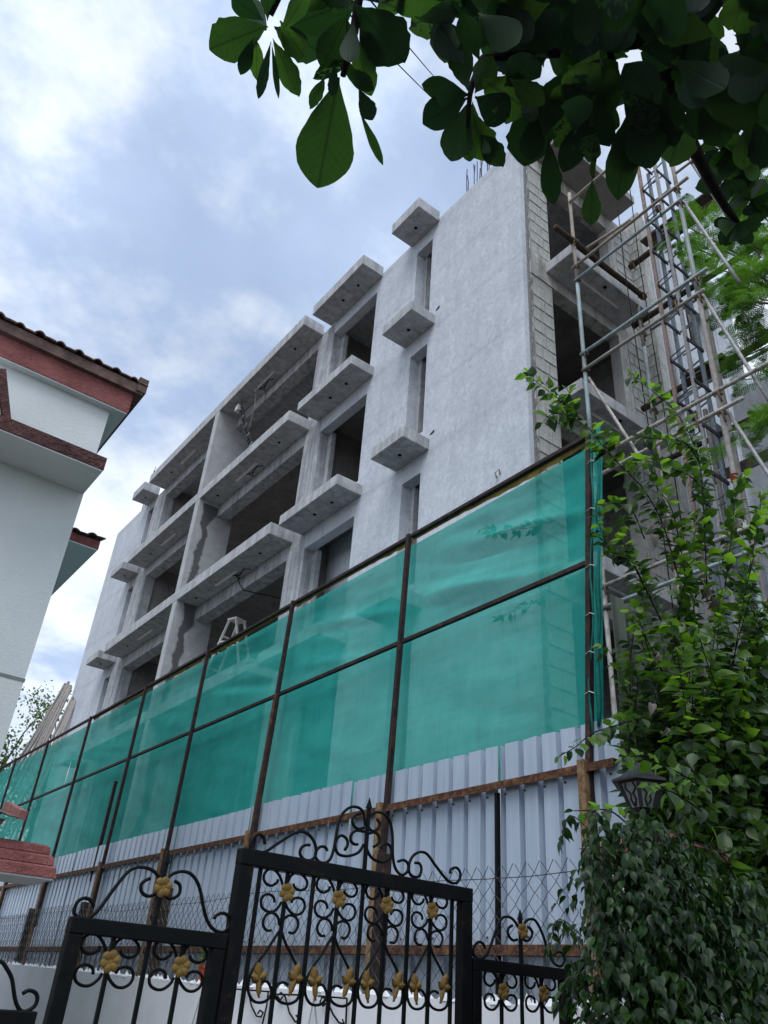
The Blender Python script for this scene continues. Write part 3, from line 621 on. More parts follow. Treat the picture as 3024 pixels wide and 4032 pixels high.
for y, h in ((17.1, 2.50), (14.72, 2.50), (12.25, 2.50), (9.5, 2.55), (5.42, 2.60)):
    MB().box(4.02, 4.10, y-.05, y+.05, 1.6, h).build('post', M['bark'] if y > 9 else M['rust_dark'], CL, .005)
# plant brackets, chains and a pot on the wall
lab = ['black scroll plant bracket on the white wall, leftmost behind the middle gate', 'black scroll plant bracket on the white wall, middle one behind the middle gate', 'black scroll plant bracket on the white wall, rightmost behind the middle gate']
for i, br in enumerate(BRACKETS):
    t = thing('plant_bracket', lab[i], 'bracket', (3.88, br[0][0][0], 1.3), 'plant brackets on the white wall')
    for j, pl in enumerate(br):
        mb = MB(); mb.smooth = True; mb.tube([(3.87, a, b) for a, b in pl], .007, 6); mb.build('scroll' if len(pl) > 4 else 'arm', M['black_iron'], t)
lk = MB(); lk.smooth = True; lk.tube([(.006*math.cos(a), 0, .013*math.sin(a)) for a in [i*math.pi/4 for i in range(9)]], .0018, 4, caps=False); LINK = lk.mesh('link', M['galvanised_wire'])
for i in (0, 2):
    t = thing('hanging_chain', ['pair of thin chains hanging from the bracket behind the middle gate', '', 'pair of thin chains on the white wall behind the left gate leaf'][i], 'chain', (3.87, CHAINS[i][0][0], CHAINS[i][0][1]), 'chains on the white wall')
    for ch in CHAINS[i:i+2]:
        a = Vector((3.87, *ch[0])); b = Vector((3.87, *ch[1])); b = a+(b-a)*1.9; n = int((b-a).length/.022); q = Vector((0,0,1)).rotation_difference(b-a)
        for j in range(n): inst('link', LINK, t, a.lerp(b, j/n), q @ Quaternion((0,0,1), R(90*(j % 2))))
pt = thing('potted_plant', 'small green plant in a red pot on the white wall', 'plant', (3.99, 8.08, 1.64))
mb = MB(); mb.lathe([(.055,0),(.07,.12),(.082,.125),(.082,.15),(.072,.15)], (3.99, 8.08, 1.645), 14); mb.build('pot', M['red_pot'], pt)

# ------------------------------------------------------------------ wrought iron gates (plane Y = 3)
GY = 3.0
fl = MB(); fl.smooth = True
def petal(ang, R_=.027, L=.021):
    c = Vector((math.cos(ang)*L, 0, math.sin(ang)*L)); vs = []; fs = []
    for i in range(4):
        ph = i/3*math.pi/2
        for j in range(8):
            a = j/8*2*math.pi; vs.append(c+Vector((math.cos(a)*.0155*math.cos(ph), -.006*math.sin(ph)-.004, math.sin(a)*.0155*math.cos(ph))))
    for i in range(3):
        for j in range(8): fs.append((i*8+j, i*8+(j+1)%8, (i+1)*8+(j+1)%8, (i+1)*8+j))
    return vs, fs
for i in range(6): fl.add(*petal(i*math.pi/3+.3))
fl.add([(.018*math.cos(i*math.pi/4), -.006, .018*math.sin(i*math.pi/4)) for i in range(8)], [tuple(range(8))])
FLOWER = fl.mesh('flower', M['gold_paint'])
lf = MB(); lf.smooth = True
for (ang, L, w_) in ((90, .052, .021), (20, .034, .02), (160, .034, .02), (-95, .062, .013)):
    a = R(ang); d = Vector((math.cos(a), 0, math.sin(a))); s_ = Vector((-d.z, 0, d.x)); vs = []
    for t, wv_ in ((0, .35), (.3, 1), (.65, .9), (1, .15)):
        c = d*(L*t)
        vs += [c-s_*(w_*wv_)+Vector((0, -.004, 0)), c+Vector((0, -.013, 0)), c+s_*(w_*wv_)+Vector((0, -.004, 0)), c+Vector((0, .003, 0))]
    fs = []
    for i in range(3):
        for j in range(4): fs.append((i*4+j, i*4+(j+1)%4, (i+1)*4+(j+1)%4, (i+1)*4+j))
    lf.add(vs, fs)
GLEAF = lf.mesh('gilt_leaf', M['gold_paint'])
def smoothline(pts, k=3):
    out = []; n = len(pts)
    for i in range(n-1):
        p0, p1, p2, p3 = (Vector(pts[max(i-1,0)]), Vector(pts[i]), Vector(pts[i+1]), Vector(pts[min(i+2,n-1)]))
        for j in range(k):
            t = j/k; out.append(.5*((2*p1)+(p2-p0)*t+(2*p0-5*p1+4*p2-p3)*t*t+(3*p1-p0-3*p2+p3)*t**3))
    out.append(Vector(pts[-1])); return out
def scroll(pl, par, dx=0, dz=0, r=.0055, y=GY):
    mb = MB(); mb.smooth = True
    mb.tube(smoothline([(a+dx, y, b+dz) for a, b in pl]), r, 6); return mb.build('scroll', M['black_iron'], par)
def leaf_gate(x0, x1, ztop, label, bars, flowers, tops_, frame=.052, spike=None, mid=False):
    t = thing('gate_leaf', label, 'gate', ((x0+x1)/2, GY, 0), 'black iron gate leaves')
    d = .024
    for a, b in ((x0, x0+frame), (x1-frame, x1)): MB().box(a, b, GY-d, GY+d, .06, ztop-frame).build('stile', M['black_iron'], t, .004)
    MB().box(x0, x1, GY-d-.002, GY+d+.002, ztop-frame, ztop).build('top_rail', M['black_iron'], t, .004)
    for z in (.10, .95): MB().box(x0+frame, x1-frame, GY-.02, GY+.02, z, z+.045).build('rail', M['black_iron'], t, .003)
    for xb in bars: MB().bar((xb, GY, .14), (xb, GY, ztop-frame+.002), .013, .013).build('bar', M['black_iron'], t)
    for (xf, zf) in flowers:
        inst('flower', FLOWER, t, (xf, GY-.010, zf))
        for pl in MOTIF: scroll(pl, t, xf, zf)
        if mid:
            for pl in MOTIF_LOW: scroll(pl, t, xf, zf)
            for (lx, lz) in LEAF_AT: inst('gilt_leaf', GLEAF, t, (xf+lx, GY-.004, zf+lz), Quaternion((0,1,0), R(-14 if lx < 0 else 12)))
    for pl in tops_: scroll(pl, t, 0, 0, .0065)
    if spike:
        xs, zs, fz = spike
        MB().bar((xs, GY, ztop), (xs, GY, zs-.04), .014, .014).build('spike', M['black_iron'], t)
        MB().add([(xs-.011,GY-.011,zs-.05),(xs+.011,GY-.011,zs-.05),(xs+.011,GY+.011,zs-.05),(xs-.011,GY+.011,zs-.05),(xs,GY,zs)], [(0,1,4),(1,2,4),(2,3,4),(3,0,4),(3,2,1,0)]).build('spike_tip', M['black_iron'], t)
        if fz: inst('flower', FLOWER, t, (xs, GY-.012, fz))
    return t
leaf_gate(1.544, 2.752, 2.075, 'tall middle leaf of the black iron gate with gold flowers and leaves', [1.646+.125*k for k in range(9)], [(1.771, 1.943), (2.019, 1.948), (2.269, 1.953), (2.520, 1.960)], MID_TOP, .06, (2.145, 2.377, None), True)
leaf_gate(.957, 1.536, 1.775, 'lower iron gate leaf left of the tall middle one, flower on its crest', [1.12, 1.249, 1.378], [(1.12, 1.655), (1.378, 1.660)], LEFT_TOP, .05, (1.254, 2.03, 1.899))
leaf_gate(2.762, 3.398, 1.797, 'lower iron gate leaf right of the middle one, beside the ficus bush', [2.952, 3.081, 3.211], [(2.952, 1.680), (3.211, 1.686)], RIGHT_TOP, .05, (3.081, 2.03, 1.932))
leaf_gate(.30, .921, 1.503, 'lowest iron gate leaf, cut by the left edge', [.46, .61, .76], [], [[(.66,1.59),(.72,1.625),(.774,1.628),(.797,1.612),(.822,1.585),(.84,1.548),(.855,1.521),(.873,1.503),(.89,1.501),(.912,1.515),(.916,1.536),(.905,1.552),(.883,1.557),(.866,1.547)]], .05)
# ------------------------------------------------------------------ white house on the left
Hs = thing('white_house', 'white rendered house with red bands and tiled eaves at the left edge', 'house', (1.5, 8, 0))
def hb(name, mat, *a, bevel=0): return box(name, M[mat], Hs, *a, bevel)
hb('wall', 'house_wall', -6, 1.565, 8.0, 15, 0, 7.28)
hb('groove', 'groove', -6, 1.572, 7.994, 8.4, 3.97, 4.0)
# lower band with its soffit
hb('soffit', 'house_wall', -6, 1.562, 7.415, 7.998, 6.118, 6.132)
hb('band', 'dark_band', -6, 1.568, 7.405, 7.996, 6.134, 6.285)
mb = MB(); mb.prism([(.575, 6.285), (.50, 6.285), (.28, 6.78), (.36, 6.82)], 'y', 7.41, 7.995); mb.build('raking_band', M['dark_band'], Hs)
mb = MB(); mb.prism([(-6, 6.287), (.49, 6.287), (.27, 6.78), (-6, 6.9)], 'y', 7.46, 7.99); mb.build('gable_panel', M['house_wall'], Hs)
# eaves
hb('soffit', 'house_wall', -6, 1.735, 7.905, 15.1, 7.272, 7.288)
hb('band', 'red_band', -6, 1.745, 7.895, 15.1, 7.29, 7.565)
rf = hb('roof', 'roof_tile', -6, 1.83, 7.835, 15.2, 7.567, 7.70)
# tiles: double-roll clay tiles along the eaves, each its own piece
tp_ = MB(); tp_.smooth = True; prof = [(u/12*.235, .022*abs(math.sin(u/12*2*math.pi))+.018*math.sin(u/12*2*math.pi*1.0)) for u in range(13)]
vs = []; fs = []
for (yy, zz2) in ((-.03, 0), (.42, .20)):
    for (u, h) in prof: vs.append((u, yy, h+zz2))
    for (u, h) in prof: vs.append((u, yy, h+zz2-.02))
n = 13
for j in range(n-1):
    fs += [(j, j+1, 26+j+1, 26+j), (13+j, 26+13+j, 26+13+j+1, 13+j+1), (j, 13+j, 13+j+1, j+1)]
TILE = tp_.add(vs, fs).mesh('roof_tile', M['roof_tile'], False)
rr = random.Random(2)
for r_ in range(3):
    for i in range(16):
        x = 1.62-i*.222
        o = inst('roof_tile', TILE, Hs, (x+rr.uniform(-.008,.008), 7.83+r_*.36+rr.uniform(-.012,.012), 7.725+r_*.165+rr.uniform(-.008,.01)), Quaternion((0,1,0), rr.uniform(-.03,.03)))
hb('verge_board', 'roof_tile', 1.745, 1.86, 7.82, 15, 7.60, 7.80)
# side canopy further back
hb('soffit', 'house_wall', 1.57, 2.155, 9.205, 12.5, 6.118, 6.132)
hb('band', 'red_band', 1.57, 2.165, 9.20, 12.5, 6.134, 6.245)
for i in range(3):
    inst('roof_tile', TILE, Hs, (1.56+i*.212, 9.17, 6.262+(.015 if i == 2 else 0)), Quaternion((0,1,0), -.05 if i == 2 else 0.0), (.95, 1, .6))
# porch roof low down
hb('porch_soffit', 'house_wall', -6, 2.115, 7.305, 7.995, 2.262, 2.276)
for (xe, yf, z0, z1) in ((2.13, 7.29, 2.278, 2.372), (2.10, 7.33, 2.374, 2.455), (2.06, 7.37, 2.457, 2.53)):
    mb = MB(); y1_ = 7.996
    mb.add([(-6,yf,z0),(xe,yf,z0),(xe,y1_,z0),(-6,y1_,z0),(-6,yf+.012,z1-.02),(xe-.012,yf+.012,z1-.02),(xe-.035,y1_,z1),(-6,y1_,z1),(-6,yf+.05,z1),(xe-.05,yf+.05,z1)], [(0,3,2,1),(0,1,5,4),(4,5,9,8),(8,9,6,7),(1,2,6,5),(5,6,9),(3,0,4,8,7)])
    mb.build('porch_band', M['red_band'], Hs)
mb = MB(); mb.prism([(-6, 2.60), (1.42, 2.54), (1.56, 2.55), (1.60, 2.60), (1.63, 2.665), (-6, 2.70)], 'y', 7.37, 7.99); mb.build('porch_band', M['red_band'], Hs)
for i in range(12):
    inst('porch_tile', TILE, Hs, (1.50-i*.22, 7.30, 2.685), None, (1, 1, .5))
MB().bar((1.73, 7.26, 2.70), (1.73, 7.9, 2.85), .06, .07).build('verge_tile', M['pink_tile'], Hs)

# ------------------------------------------------------------------ gate pillar with lantern
Pl = thing('gate_pillar', 'gate pillar with pinkish pyramid cap among the shrubs', 'pillar', (4.02, 2.9, 0))
MB().box(3.88, 4.26, 2.70, 3.12, 0, 2.385).build('shaft', M['white_paint_wall'], Pl, .01)
MB().box(3.84, 4.38, 2.66, 3.23, 2.387, 2.425).build('cap_slab', M['pink_tile'], Pl, .006)
MB().add([(3.82,2.64,2.427),(4.40,2.64,2.427),(4.40,3.25,2.427),(3.82,3.25,2.427),(3.96,2.84,2.53),(4.08,2.84,2.53),(4.08,2.96,2.53),(3.96,2.96,2.53)], [(0,3,2,1),(4,5,6,7),(0,1,5,4),(1,2,6,5),(2,3,7,6),(3,0,4,7)]).build('cap', M['pink_tile'], Pl)
Ln = thing('lantern', 'black hexagonal lantern standing on the gate pillar', 'lamp', (3.985, 2.9, 2.53))
c = (3.985, 2.9, 2.53)
MB().lathe([(.06,0),(.06,.02),(.025,.035),(.022,.075),(.05,.09),(.075,.10)], c, 12).build('stem', M['lantern_black'], Ln)
MB().lathe([(.07,.10),(.125,.235)], c, 6).build('glass', M['frost'], Ln)
hx = lambda r, z, j: Vector((c[0]+r*math.cos(math.pi/3*(j+.5)), c[1]+r*math.sin(math.pi/3*(j+.5)), c[2]+z))
for j in range(6):
    MB().bar(hx(.073,.10,j), hx(.131,.24,j), .016, .016).build('rib', M['lantern_black'], Ln)
    a0, a1 = hx(.075,.10,j), hx(.075,.10,j+1); b0, b1 = hx(.130,.235,j), hx(.130,.235,j+1)
    def q(u, v): return (a0.lerp(a1, u)).lerp(b0.lerp(b1, u), v)*1.0
    for s in (0, 1):
        mb = MB(); mb.smooth = True
        f_ = (lambda u: u) if s == 0 else (lambda u: 1-u)
        mb.tube([q(f_(.5), .05), q(f_(.32), .3), q(f_(.42), .55), q(f_(.2), .75), q(f_(.3), .95)], .0055, 5); mb.build('filigree', M['lantern_black'], Ln)
MB().lathe([(.13,.232),(.172,.238),(.172,.25),(.12,.275),(.075,.31),(.045,.345),(.02,.352),(.015,.36)], c, 6).build('roof', M['lantern_black'], Ln)

# ------------------------------------------------------------------ scaffolding on the right flank
S = thing('scaffolding', 'lashed pole scaffolding in front of the block wall on the right', 'scaffolding', (7.8, 4.9, 0))
def pole(a, b, mat='pipe_grey', r=.032, name='pole', bend=.0, seed=0, par=None):
    a = Vector(a); b = Vector(b); rr_ = random.Random(seed); n = max(4, int((b-a).length/.5)); pts = []
    for i in range(n+1):
        p = a.lerp(b, i/n); w_ = math.sin(math.pi*i/n)*bend
        pts.append(p+Vector((rr_.uniform(-1,1), rr_.uniform(-1,1), rr_.uniform(-1,1)))*w_)
    mb = MB(); mb.smooth = True; return mb.tube(pts, lambda t: r*(1+.06*math.sin(t*37+seed)), 9).build(name, M[mat], par or S)
def lash(p, axis=(0,0,1), mat='rope', r=.043, tail=.2, par=None):
    mb = MB(); mb.smooth = True; p = Vector(p); ax = Vector(axis).normalized(); q = Vector((0,0,1)).rotation_difference(ax)
    pts = [p+q @ Vector((r*math.cos(t*1.1), r*math.sin(t*1.1), -.05+.1*t/22)) for t in range(23)]
    mb.tube(pts, .011, 5)
    if tail: mb.tube([p+Vector((-.04,-.03,0)), p+Vector((-.06,-.05,-tail*.5)), p+Vector((-.045,-.06,-tail))], .013, 5)
    mb.build('lashing', M[mat], par or S)
A1, A2 = 5.95, 3.92
pole((7.8, A1, 0), (7.8, A1, 8.9), 'pipe_grey', .032, seed=1); pole((7.8, A1, 8.9), (7.8, A1, 12.3), 'pipe_blue', .031, seed=2); pole((7.8, A1, 12.3), (7.8, A1+.01, 14.65), 'bamboo', .032, seed=3)
pole((7.8, A2, 0), (7.8, A2, 6.6), 'pipe_blue', .033, seed=4); pole((7.8, A2, 6.6), (7.8, A2, 10.35), 'bamboo_grey', .035, seed=5); pole((7.8, A2, 10.35), (7.8, A2, 12.5), 'pipe_blue', .033, seed=6); pole((7.8, A2, 12.5), (7.8, A2, 17.5), 'bamboo', .033, seed=7)
lv = [(14.35, A1, 4.4, 'bamboo'), (12.63, A1+.05, 3.7, 'bamboo'), (12.29, A1+.02, 3.8, 'pipe_blue'), (10.60, A1+.03, 3.7, 'pipe_blue'), (10.26, A1, 3.8, 'bamboo_grey'), (8.51, A1, 1.6, 'pipe_grey'), (8.19, A1+.03, 3.6, 'pipe_grey'), (6.46, A1+.02, 1.8, 'pipe_grey'), (6.16, A1, 2.0, 'pipe_blue'), (4.4, A1, 2.0, 'pipe_grey')]
for i, (z, y0, y1, mt) in enumerate(lv):
    pole((7.765, y0, z), (7.765, y1, z+.03), mt, .028, 'ledger', .004, i)
    if i > 0: lash((7.79, A2, z), (0,1,0)); lash((7.79, A1-.02, z), (0,1,0), tail=.15 if i % 2 else 0)
lash((7.8, A2, 7.2), (0,0,1), 'red_rope', .045, 0)
for z in (12.45, 10.35, 8.3): lash((7.74, A2+.33, z), (0,0,1), r=.035, tail=.3)
pole((7.77, 5.66, 12.85), (7.75, 4.75, 12.68), 'bamboo', .026, 'ledger', .004, 21)
pole((7.84, A1-.03, 10.12), (7.84, 5.0, 7.7), 'pipe_grey', .024, 'brace', 0, 22)
for (a, b) in (((3.88, 10.3), (3.3, 7.9)), ((3.87, 8.24), (3.2, 5.9)), ((3.9, 12.4), (3.35, 10.1)), ((3.76, 13.65), (3.3, 11.4))):
    pole((7.84, a[0], a[1]), (7.84, b[0], b[1]), 'steel_grey', .024, 'brace', 0, int(a[1]*10))
pole((7.8, A2-.02, 13.0), (7.8, 3.1, 12.98), 'bamboo_grey', .022, 'ledger', 0, 40)
# cross log resting on the flank canopy
pole((7.31, 5.95, 13.30), (9.83, 5.97, 13.33), 'bark', .055, 'log', .012, 31)
lash((7.8, 5.95, 13.30), (1,0,0), r=.065); lash((9.75, 5.97, 13.33), (1,0,0), r=.065)
# inner row: uprights next to the wing, logs along it
pole((9.85, 6.15, 0), (9.85, 6.15, 10.3), 'pipe_grey', .033, seed=51); pole((9.85, 6.15, 10.3), (9.85, 6.15, 12.2), 'pipe_blue', .034, seed=52); pole((9.85, 6.15, 12.2), (9.85, 6.15, 13.6), 'bamboo_grey', .033, seed=53)
for (y0, z0, y1, z1, mt, rr_) in ((6.25, 14.46, 3.4, 14.62, 'bark', .06), (6.35, 12.91, 3.6, 12.88, 'bark', .06), (6.38, 10.90, 3.3, 10.87, 'bark', .058), (6.3, 9.62, 3.2, 9.58, 'bark', .05), (6.0, 12.55, 3.8, 12.6, 'bamboo_grey', .03), (5.9, 10.70, 3.3, 10.69, 'pipe_blue', .03), (6.2, 7.6, 3.2, 7.6, 'bamboo_grey', .045)):
    pole((9.9, y0, z0), (9.9, y1, z1), mt, rr_, 'log' if mt == 'bark' else 'ledger', .02 if mt == 'bark' else 0, int(z0*7))
    lash((9.88, 6.15, z0), (0,1,0), r=.075, tail=.25)
for (x0, x1, y0, y1, z) in ((9.75, 10.2, 4.2, 5.85, 14.75), (9.75, 10.1, 4.7, 5.5, 10.95)):
    for i in range(2): MB().box(x0+i*.24, x0+i*.24+.22, y0, y1-.1*i, z, z+.045).build('plank', M['plank'], S, .005)
MB().box(9.7, 9.73, 3.3, 5.2, 8.62, 8.8).build('plank', M['plank'], S)
# hoist mast
Ho = thing('hoist_mast', 'slender blue-grey steel lattice mast among the scaffolding', 'mast', (9.17, 5.03, 0))
legs = [(9.0, 5.2, 'steel_brown', 15.9), (9.32, 5.2, 'steel_blue', 15.8), (9.0, 4.86, 'steel_grey', 16.3), (9.36, 4.86, 'steel_blue', 16.2)]
for (x, y, mt, zt) in legs: MB().box(x-.028, x+.028, y-.028, y+.028, 0, zt).build('leg', M[mt], Ho, .004)
z = 1.2; i = 0
while z < 16:
    for y in (5.2, 4.86):
        zz2 = z+(.0 if y > 5 else .22)
        MB().box(8.955, 9.40, y-.05, y-.029, zz2-.032, zz2+.032).build('plate', M['dark_plate'], Ho)
    for x in (9.0, 9.36): MB().bar((x, 4.89, z+.05), (x, 5.17, z-.02), .022, .022).build('rung', M['steel_blue'], Ho)
    for x in (9.0,): MB().bar((x-.03, 4.89, z+.12), (x-.03, 5.17, z+.05), .014, .014).build('rung', M['dark_plate'], Ho)
    z += .86; i += 1
for k in range(30): MB().bar((9.36, 4.9, 1+k*.5), (9.36, 5.16, 1+k*.5), .02, .02).build('rung', M['steel_blue'], Ho)
for (x, y) in ((8.86, 5.35), (8.80, 5.62), (9.15, 4.95)):
    cable([(x, y, 4), (x+.03, y, 9), (x-.03, y+.02, 13), (x+.05, y+.03, 15.8)], .009, 'hole', Ho, 'hoist_cable')
for (x, y, mt, z) in ((9.5, 4.7, 'bamboo_grey', 12.5), (9.45, 5.0, 'bamboo_grey', 9.8)): pole((x, y, 0), (x, y, z), mt, .04, seed=int(z*3))

# ------------------------------------------------------------------ bamboo poles leaning on the far end
rr = random.Random(12)
for i in range(12):
    t0 = at_x(255+4.2*i+rr.uniform(-5, 5), 2692+rr.uniform(-10, 22)+(6*i if i > 7 else 0), 7.2+.008*i)
    b0 = at_x(92+13.5*i+rr.uniform(-4, 4), 2962-5.5*i, 7.0+.012*i)
    d = (b0-t0); b1 = t0+d*((t0.z-0.0)/(t0.z-b0.z))
    mb = MB(); mb.smooth = True; mb.tube([t0, t0.lerp(b1, .5)+Vector((rr.uniform(-.03,.03), 0, rr.uniform(-.05,.05))), b1], .05, 7)
    o = mb.build('bamboo_pole', M['bamboo_grey']); tag(o, 'weathered bamboo pole in the bundle leaning on the far end of the building', 'pole', 'bamboo poles leaning on the building')
# ------------------------------------------------------------------ overhead wires
for i, (p, lab_) in enumerate((((870, 80), 'thin overhead wire, upper of two beside the hanging leaves'), ((845, 118), 'thin overhead wire, lower of two beside the hanging leaves'))):
    s_ = 3024/1659; q0 = at_d(p[0]*s_, p[1]*s_, 9.5); q1 = Vector((7.7, 8.3-i*.2, 17.3)); tgt = at_d((925 if i == 0 else 915)*s_, (147 if i == 0 else 190)*s_, 14)
    d = tgt-q0; a = q0-d*1.3; b = q0+d*2.6
    mb = MB(); mb.tube([a, a.lerp(b, .3)+Vector((0,0,-.05)), a.lerp(b, .6)+Vector((0,0,-.05)), b], .007, 5); tag(mb.build('overhead_wire', M['hole']), lab_, 'wire', 'overhead wires')
# ------------------------------------------------------------------ foliage helpers
def frame_q(d, nrm):
    d = Vector(d).normalized(); nrm = Vector(nrm); nrm = (nrm-d*nrm.dot(d))
    if nrm.length < 1e-4: nrm = Vector((1,0,0))-d*d.x
    nrm.normalize(); x = d.cross(nrm)
    return Matrix((x, d, nrm)).transposed().to_quaternion()
def leaf_geo(prof, fold=.12, curl=.1, wave=0., seed=0, jag=0.):
    """unit-length blade along +Y; prof = list of (t, half width)"""
    r = random.Random(seed); vs = []; fs = []
    for i, (t, w) in enumerate(prof):
        zc = -curl*t*t
        for s in (-1, 0, 1):
            j = 1+(r.uniform(-jag, jag) if s else 0)
            vs.append((s*w*j, t, zc+abs(s)*w*fold*2+(wave*math.sin(7*t+s*1.5+seed) if s else 0)))
    for i in range(len(prof)-1):
        for k in (0, 1): fs.append((i*3+k, i*3+k+1, i*3+k+4, i*3+k+3))
    return vs, fs
def leaf_mesh(name, mat, prof, **k):
    mb = MB(); mb.smooth = True; mb.add(*leaf_geo(prof, **k)); return mb.mesh(name, M[mat], False)
class Stuff:
    """many leaves in one mesh, built with numpy"""
    def __init__(s): s.V = []; s.F = []; s.n = 0
    def add(s, geo, loc, q, sc):
        v, f = geo; m = np.array((q.to_matrix() @ Matrix.Diagonal(Vector(sc)))); a = np.array(v) @ m.T+np.array(loc)
        s.V.append(a); s.F.append(np.array(f)+s.n); s.n += len(v)
    def build(s, name, mat, parent):
        me = bpy.data.meshes.new(name); me.from_pydata(np.concatenate(s.V).tolist(), [], np.concatenate(s.F).tolist()); me.materials.append(M[mat])
        me.polygons.foreach_set('use_smooth', [True]*len(me.polygons)); me.update()
        o = bpy.data.objects.new(name, me); COL.objects.link(o); o.parent = parent; o.location = -Vector(parent.location) if parent.parent is None else ZERO; o['kind'] = 'stuff'; return o
def twig(par, pts, r0, r1, mat='bark', name='branch', n=6):
    mb = MB(); mb.smooth = True; return mb.tube(pts, r0, n, r1).build(name, M[mat], par)

# ------------------------------------------------------------------ big-leaved almond tree overhead
AT = thing('almond_tree', 'large-leaved tree whose dark branches hang over the top right', 'tree', (3.6, .1, 0))
twig(AT, [(3.6,.1,0),(3.55,.12,1.2),(3.5,.15,2.6),(3.35,.2,3.6)], .13, .09, 'bark_dark', 'trunk', 10)
def px(x, y, d): return at_d(x, y, d)
fork = Vector((3.35,.2,3.6))
twig(AT, [fork, (2.6,.3,4.2), px(2600,150,3.3), px(2250,200,3.1), px(1900,230,2.9)], .05, .012, 'bark_dark')
twig(AT, [(2.6,.3,4.2), px(2900,-200,3.0), px(1900,-250,2.7), px(1420,-60,2.55), px(1395,120,2.5), px(1350,300,2.45)], .03, .008, 'bark_dark')
twig(AT, [px(1600,-200,2.65), px(1150,-120,2.5), px(1065,60,2.5)], .014, .008, 'bark_dark')
twig(AT, [px(2600,150,3.3), px(2650,430,3.4), px(2730,580,3.5), px(2800,720,3.6), px(2860,820,3.7), px(2905,880,3.75)], .034, .012, 'bark_dark')
twig(AT, [px(2400,200,3.2), px(2440,330,3.15), px(2380,500,3.0), px(2350,580,2.95), px(2335,700,2.9)], .012, .004, 'bark_dark')
twig(AT, [px(1900,230,2.9), px(1860,330,2.75), px(1850,375,2.7), px(1835,560,2.7)], .012, .006, 'bark_dark')
ast = Stuff()
OB = [(0,.012),(.06,.014),(.12,.05),(.28,.13),(.46,.21),(.62,.255),(.76,.25),(.88,.185),(.96,.085),(1.0,.01)]
OB = [(t_, float(np.interp(t_, [q_[0] for q_ in OB], [q_[1] for q_ in OB]))) for t_ in [0,.06,.12,.2,.28,.37,.46,.54,.62,.69,.76,.82,.88,.925,.96,.985,1.0]]
OB = [OB[0]]+[(OB[i][0], (OB[i-1][1]+2*OB[i][1]+OB[i+1][1])/4) for i in range(1, len(OB)-1)]+[OB[-1]]
AG = [leaf_geo(OB, fold=f, curl=c_, wave=w_, seed=s_, jag=j_) for s_, (f, c_, w_, j_) in enumerate(((.08,.10,.012,.03),(.06,.20,.022,.07),(.16,.07,.018,.04),(.03,.30,.03,.10)))]
AL = [leaf_mesh('leaf', 'almond_leaf', OB, fold=f, curl=c_, wave=w_, seed=s_, jag=j_) for s_, (f, c_, w_, j_) in enumerate(((.08,.10,.012,.03),(.06,.20,.022,.07),(.16,.07,.018,.04),(.03,.30,.03,.10)))]
nl = [0]
def aleaf(bx, by, tx, ty, wid=.5, d0=2.5, d1=None, var=None, roll=0., nrm=None):
    if d1 is None: d1 = d0
    a = at_d(bx, by, d0); b = at_d(tx, ty, d1); d = b-a; L = d.length
    view = (a-EYE).normalized(); n_ = nrm or (view+Vector((0,0,.25)))
    q = frame_q(d, n_)
    if roll: q = Quaternion(d.normalized(), roll) @ q
    k_ = (nl[0] if var is None else var) % 4
    if nl[0] < 296: inst('leaf', AL[k_], AT, a, q, (L*wid*2, L, L))
    else: ast.add(AG[k_], a, q, (L*wid*2, L, L))
    nl[0] += 1
def e1(x, y): return 820+x*.5425, y*.5425
def e2(x, y): return 1600+x*.4822, y*.4822
def e3(x, y): return 2300+x*.4522, y*.4522
def L(f, b, t, w, d=2.5, dd=0., **k): aleaf(*f(*b), *f(*t), w, d, d+dd, **k)
# hanging big leaf and the two clusters at the left
L(e1, (945,560), (800,1345), .56, 2.5, .06, var=0)
for b, t, w, dd in (((430,190),(55,330),.62,.1), ((400,150),(170,-20),.60,0), ((470,280),(625,615),.36,.1), ((330,270),(240,530),.36,.05), ((455,300),(365,715),.20,.0), ((460,310),(510,705),.12,.05), ((350,270),(355,500),.32,.1), ((520,150),(690,400),.62,.05), ((560,200),(980,30),.50,.15), ((520,260),(720,-60),.30,-.1), ((430,150),(430,-150),.5,.0), ((600,60),(900,-120),.5,.1), ((480,200),(760,330),.45,.2), ((420,220),(250,60),.4,.2)):
    L(e1, b, t, w, 2.5, dd)
for b, t, w, dd in (((1070,30),(1370,380),.72,.1), ((1020,90),(830,480),.52,.05), ((1060,260),(1170,640),.40,.1), ((1100,200),(1230,420),.45,.1), ((1060,500),(990,450),.5,0), ((960,480),(1190,640),.40,.05), ((1090,640),(1195,870),.55,.0), ((1095,800),(1265,1190),.16,.05), ((850,560),(770,710),.30,.1), ((1000,120),(1080,420),.34,.0), ((1120,0),(1360,-140),.5,.1), ((1040,60),(820,-120),.5,.1), ((1040,430),(830,520),.30,.1), ((1060,150),(1010,480),.36,-.1), ((920,440),(900,700),.34,.0), ((1250,0),(1380,60),.5,.2), ((960,110),(900,60),.5,0)):
    L(e1, b, t, w, 2.48, dd)
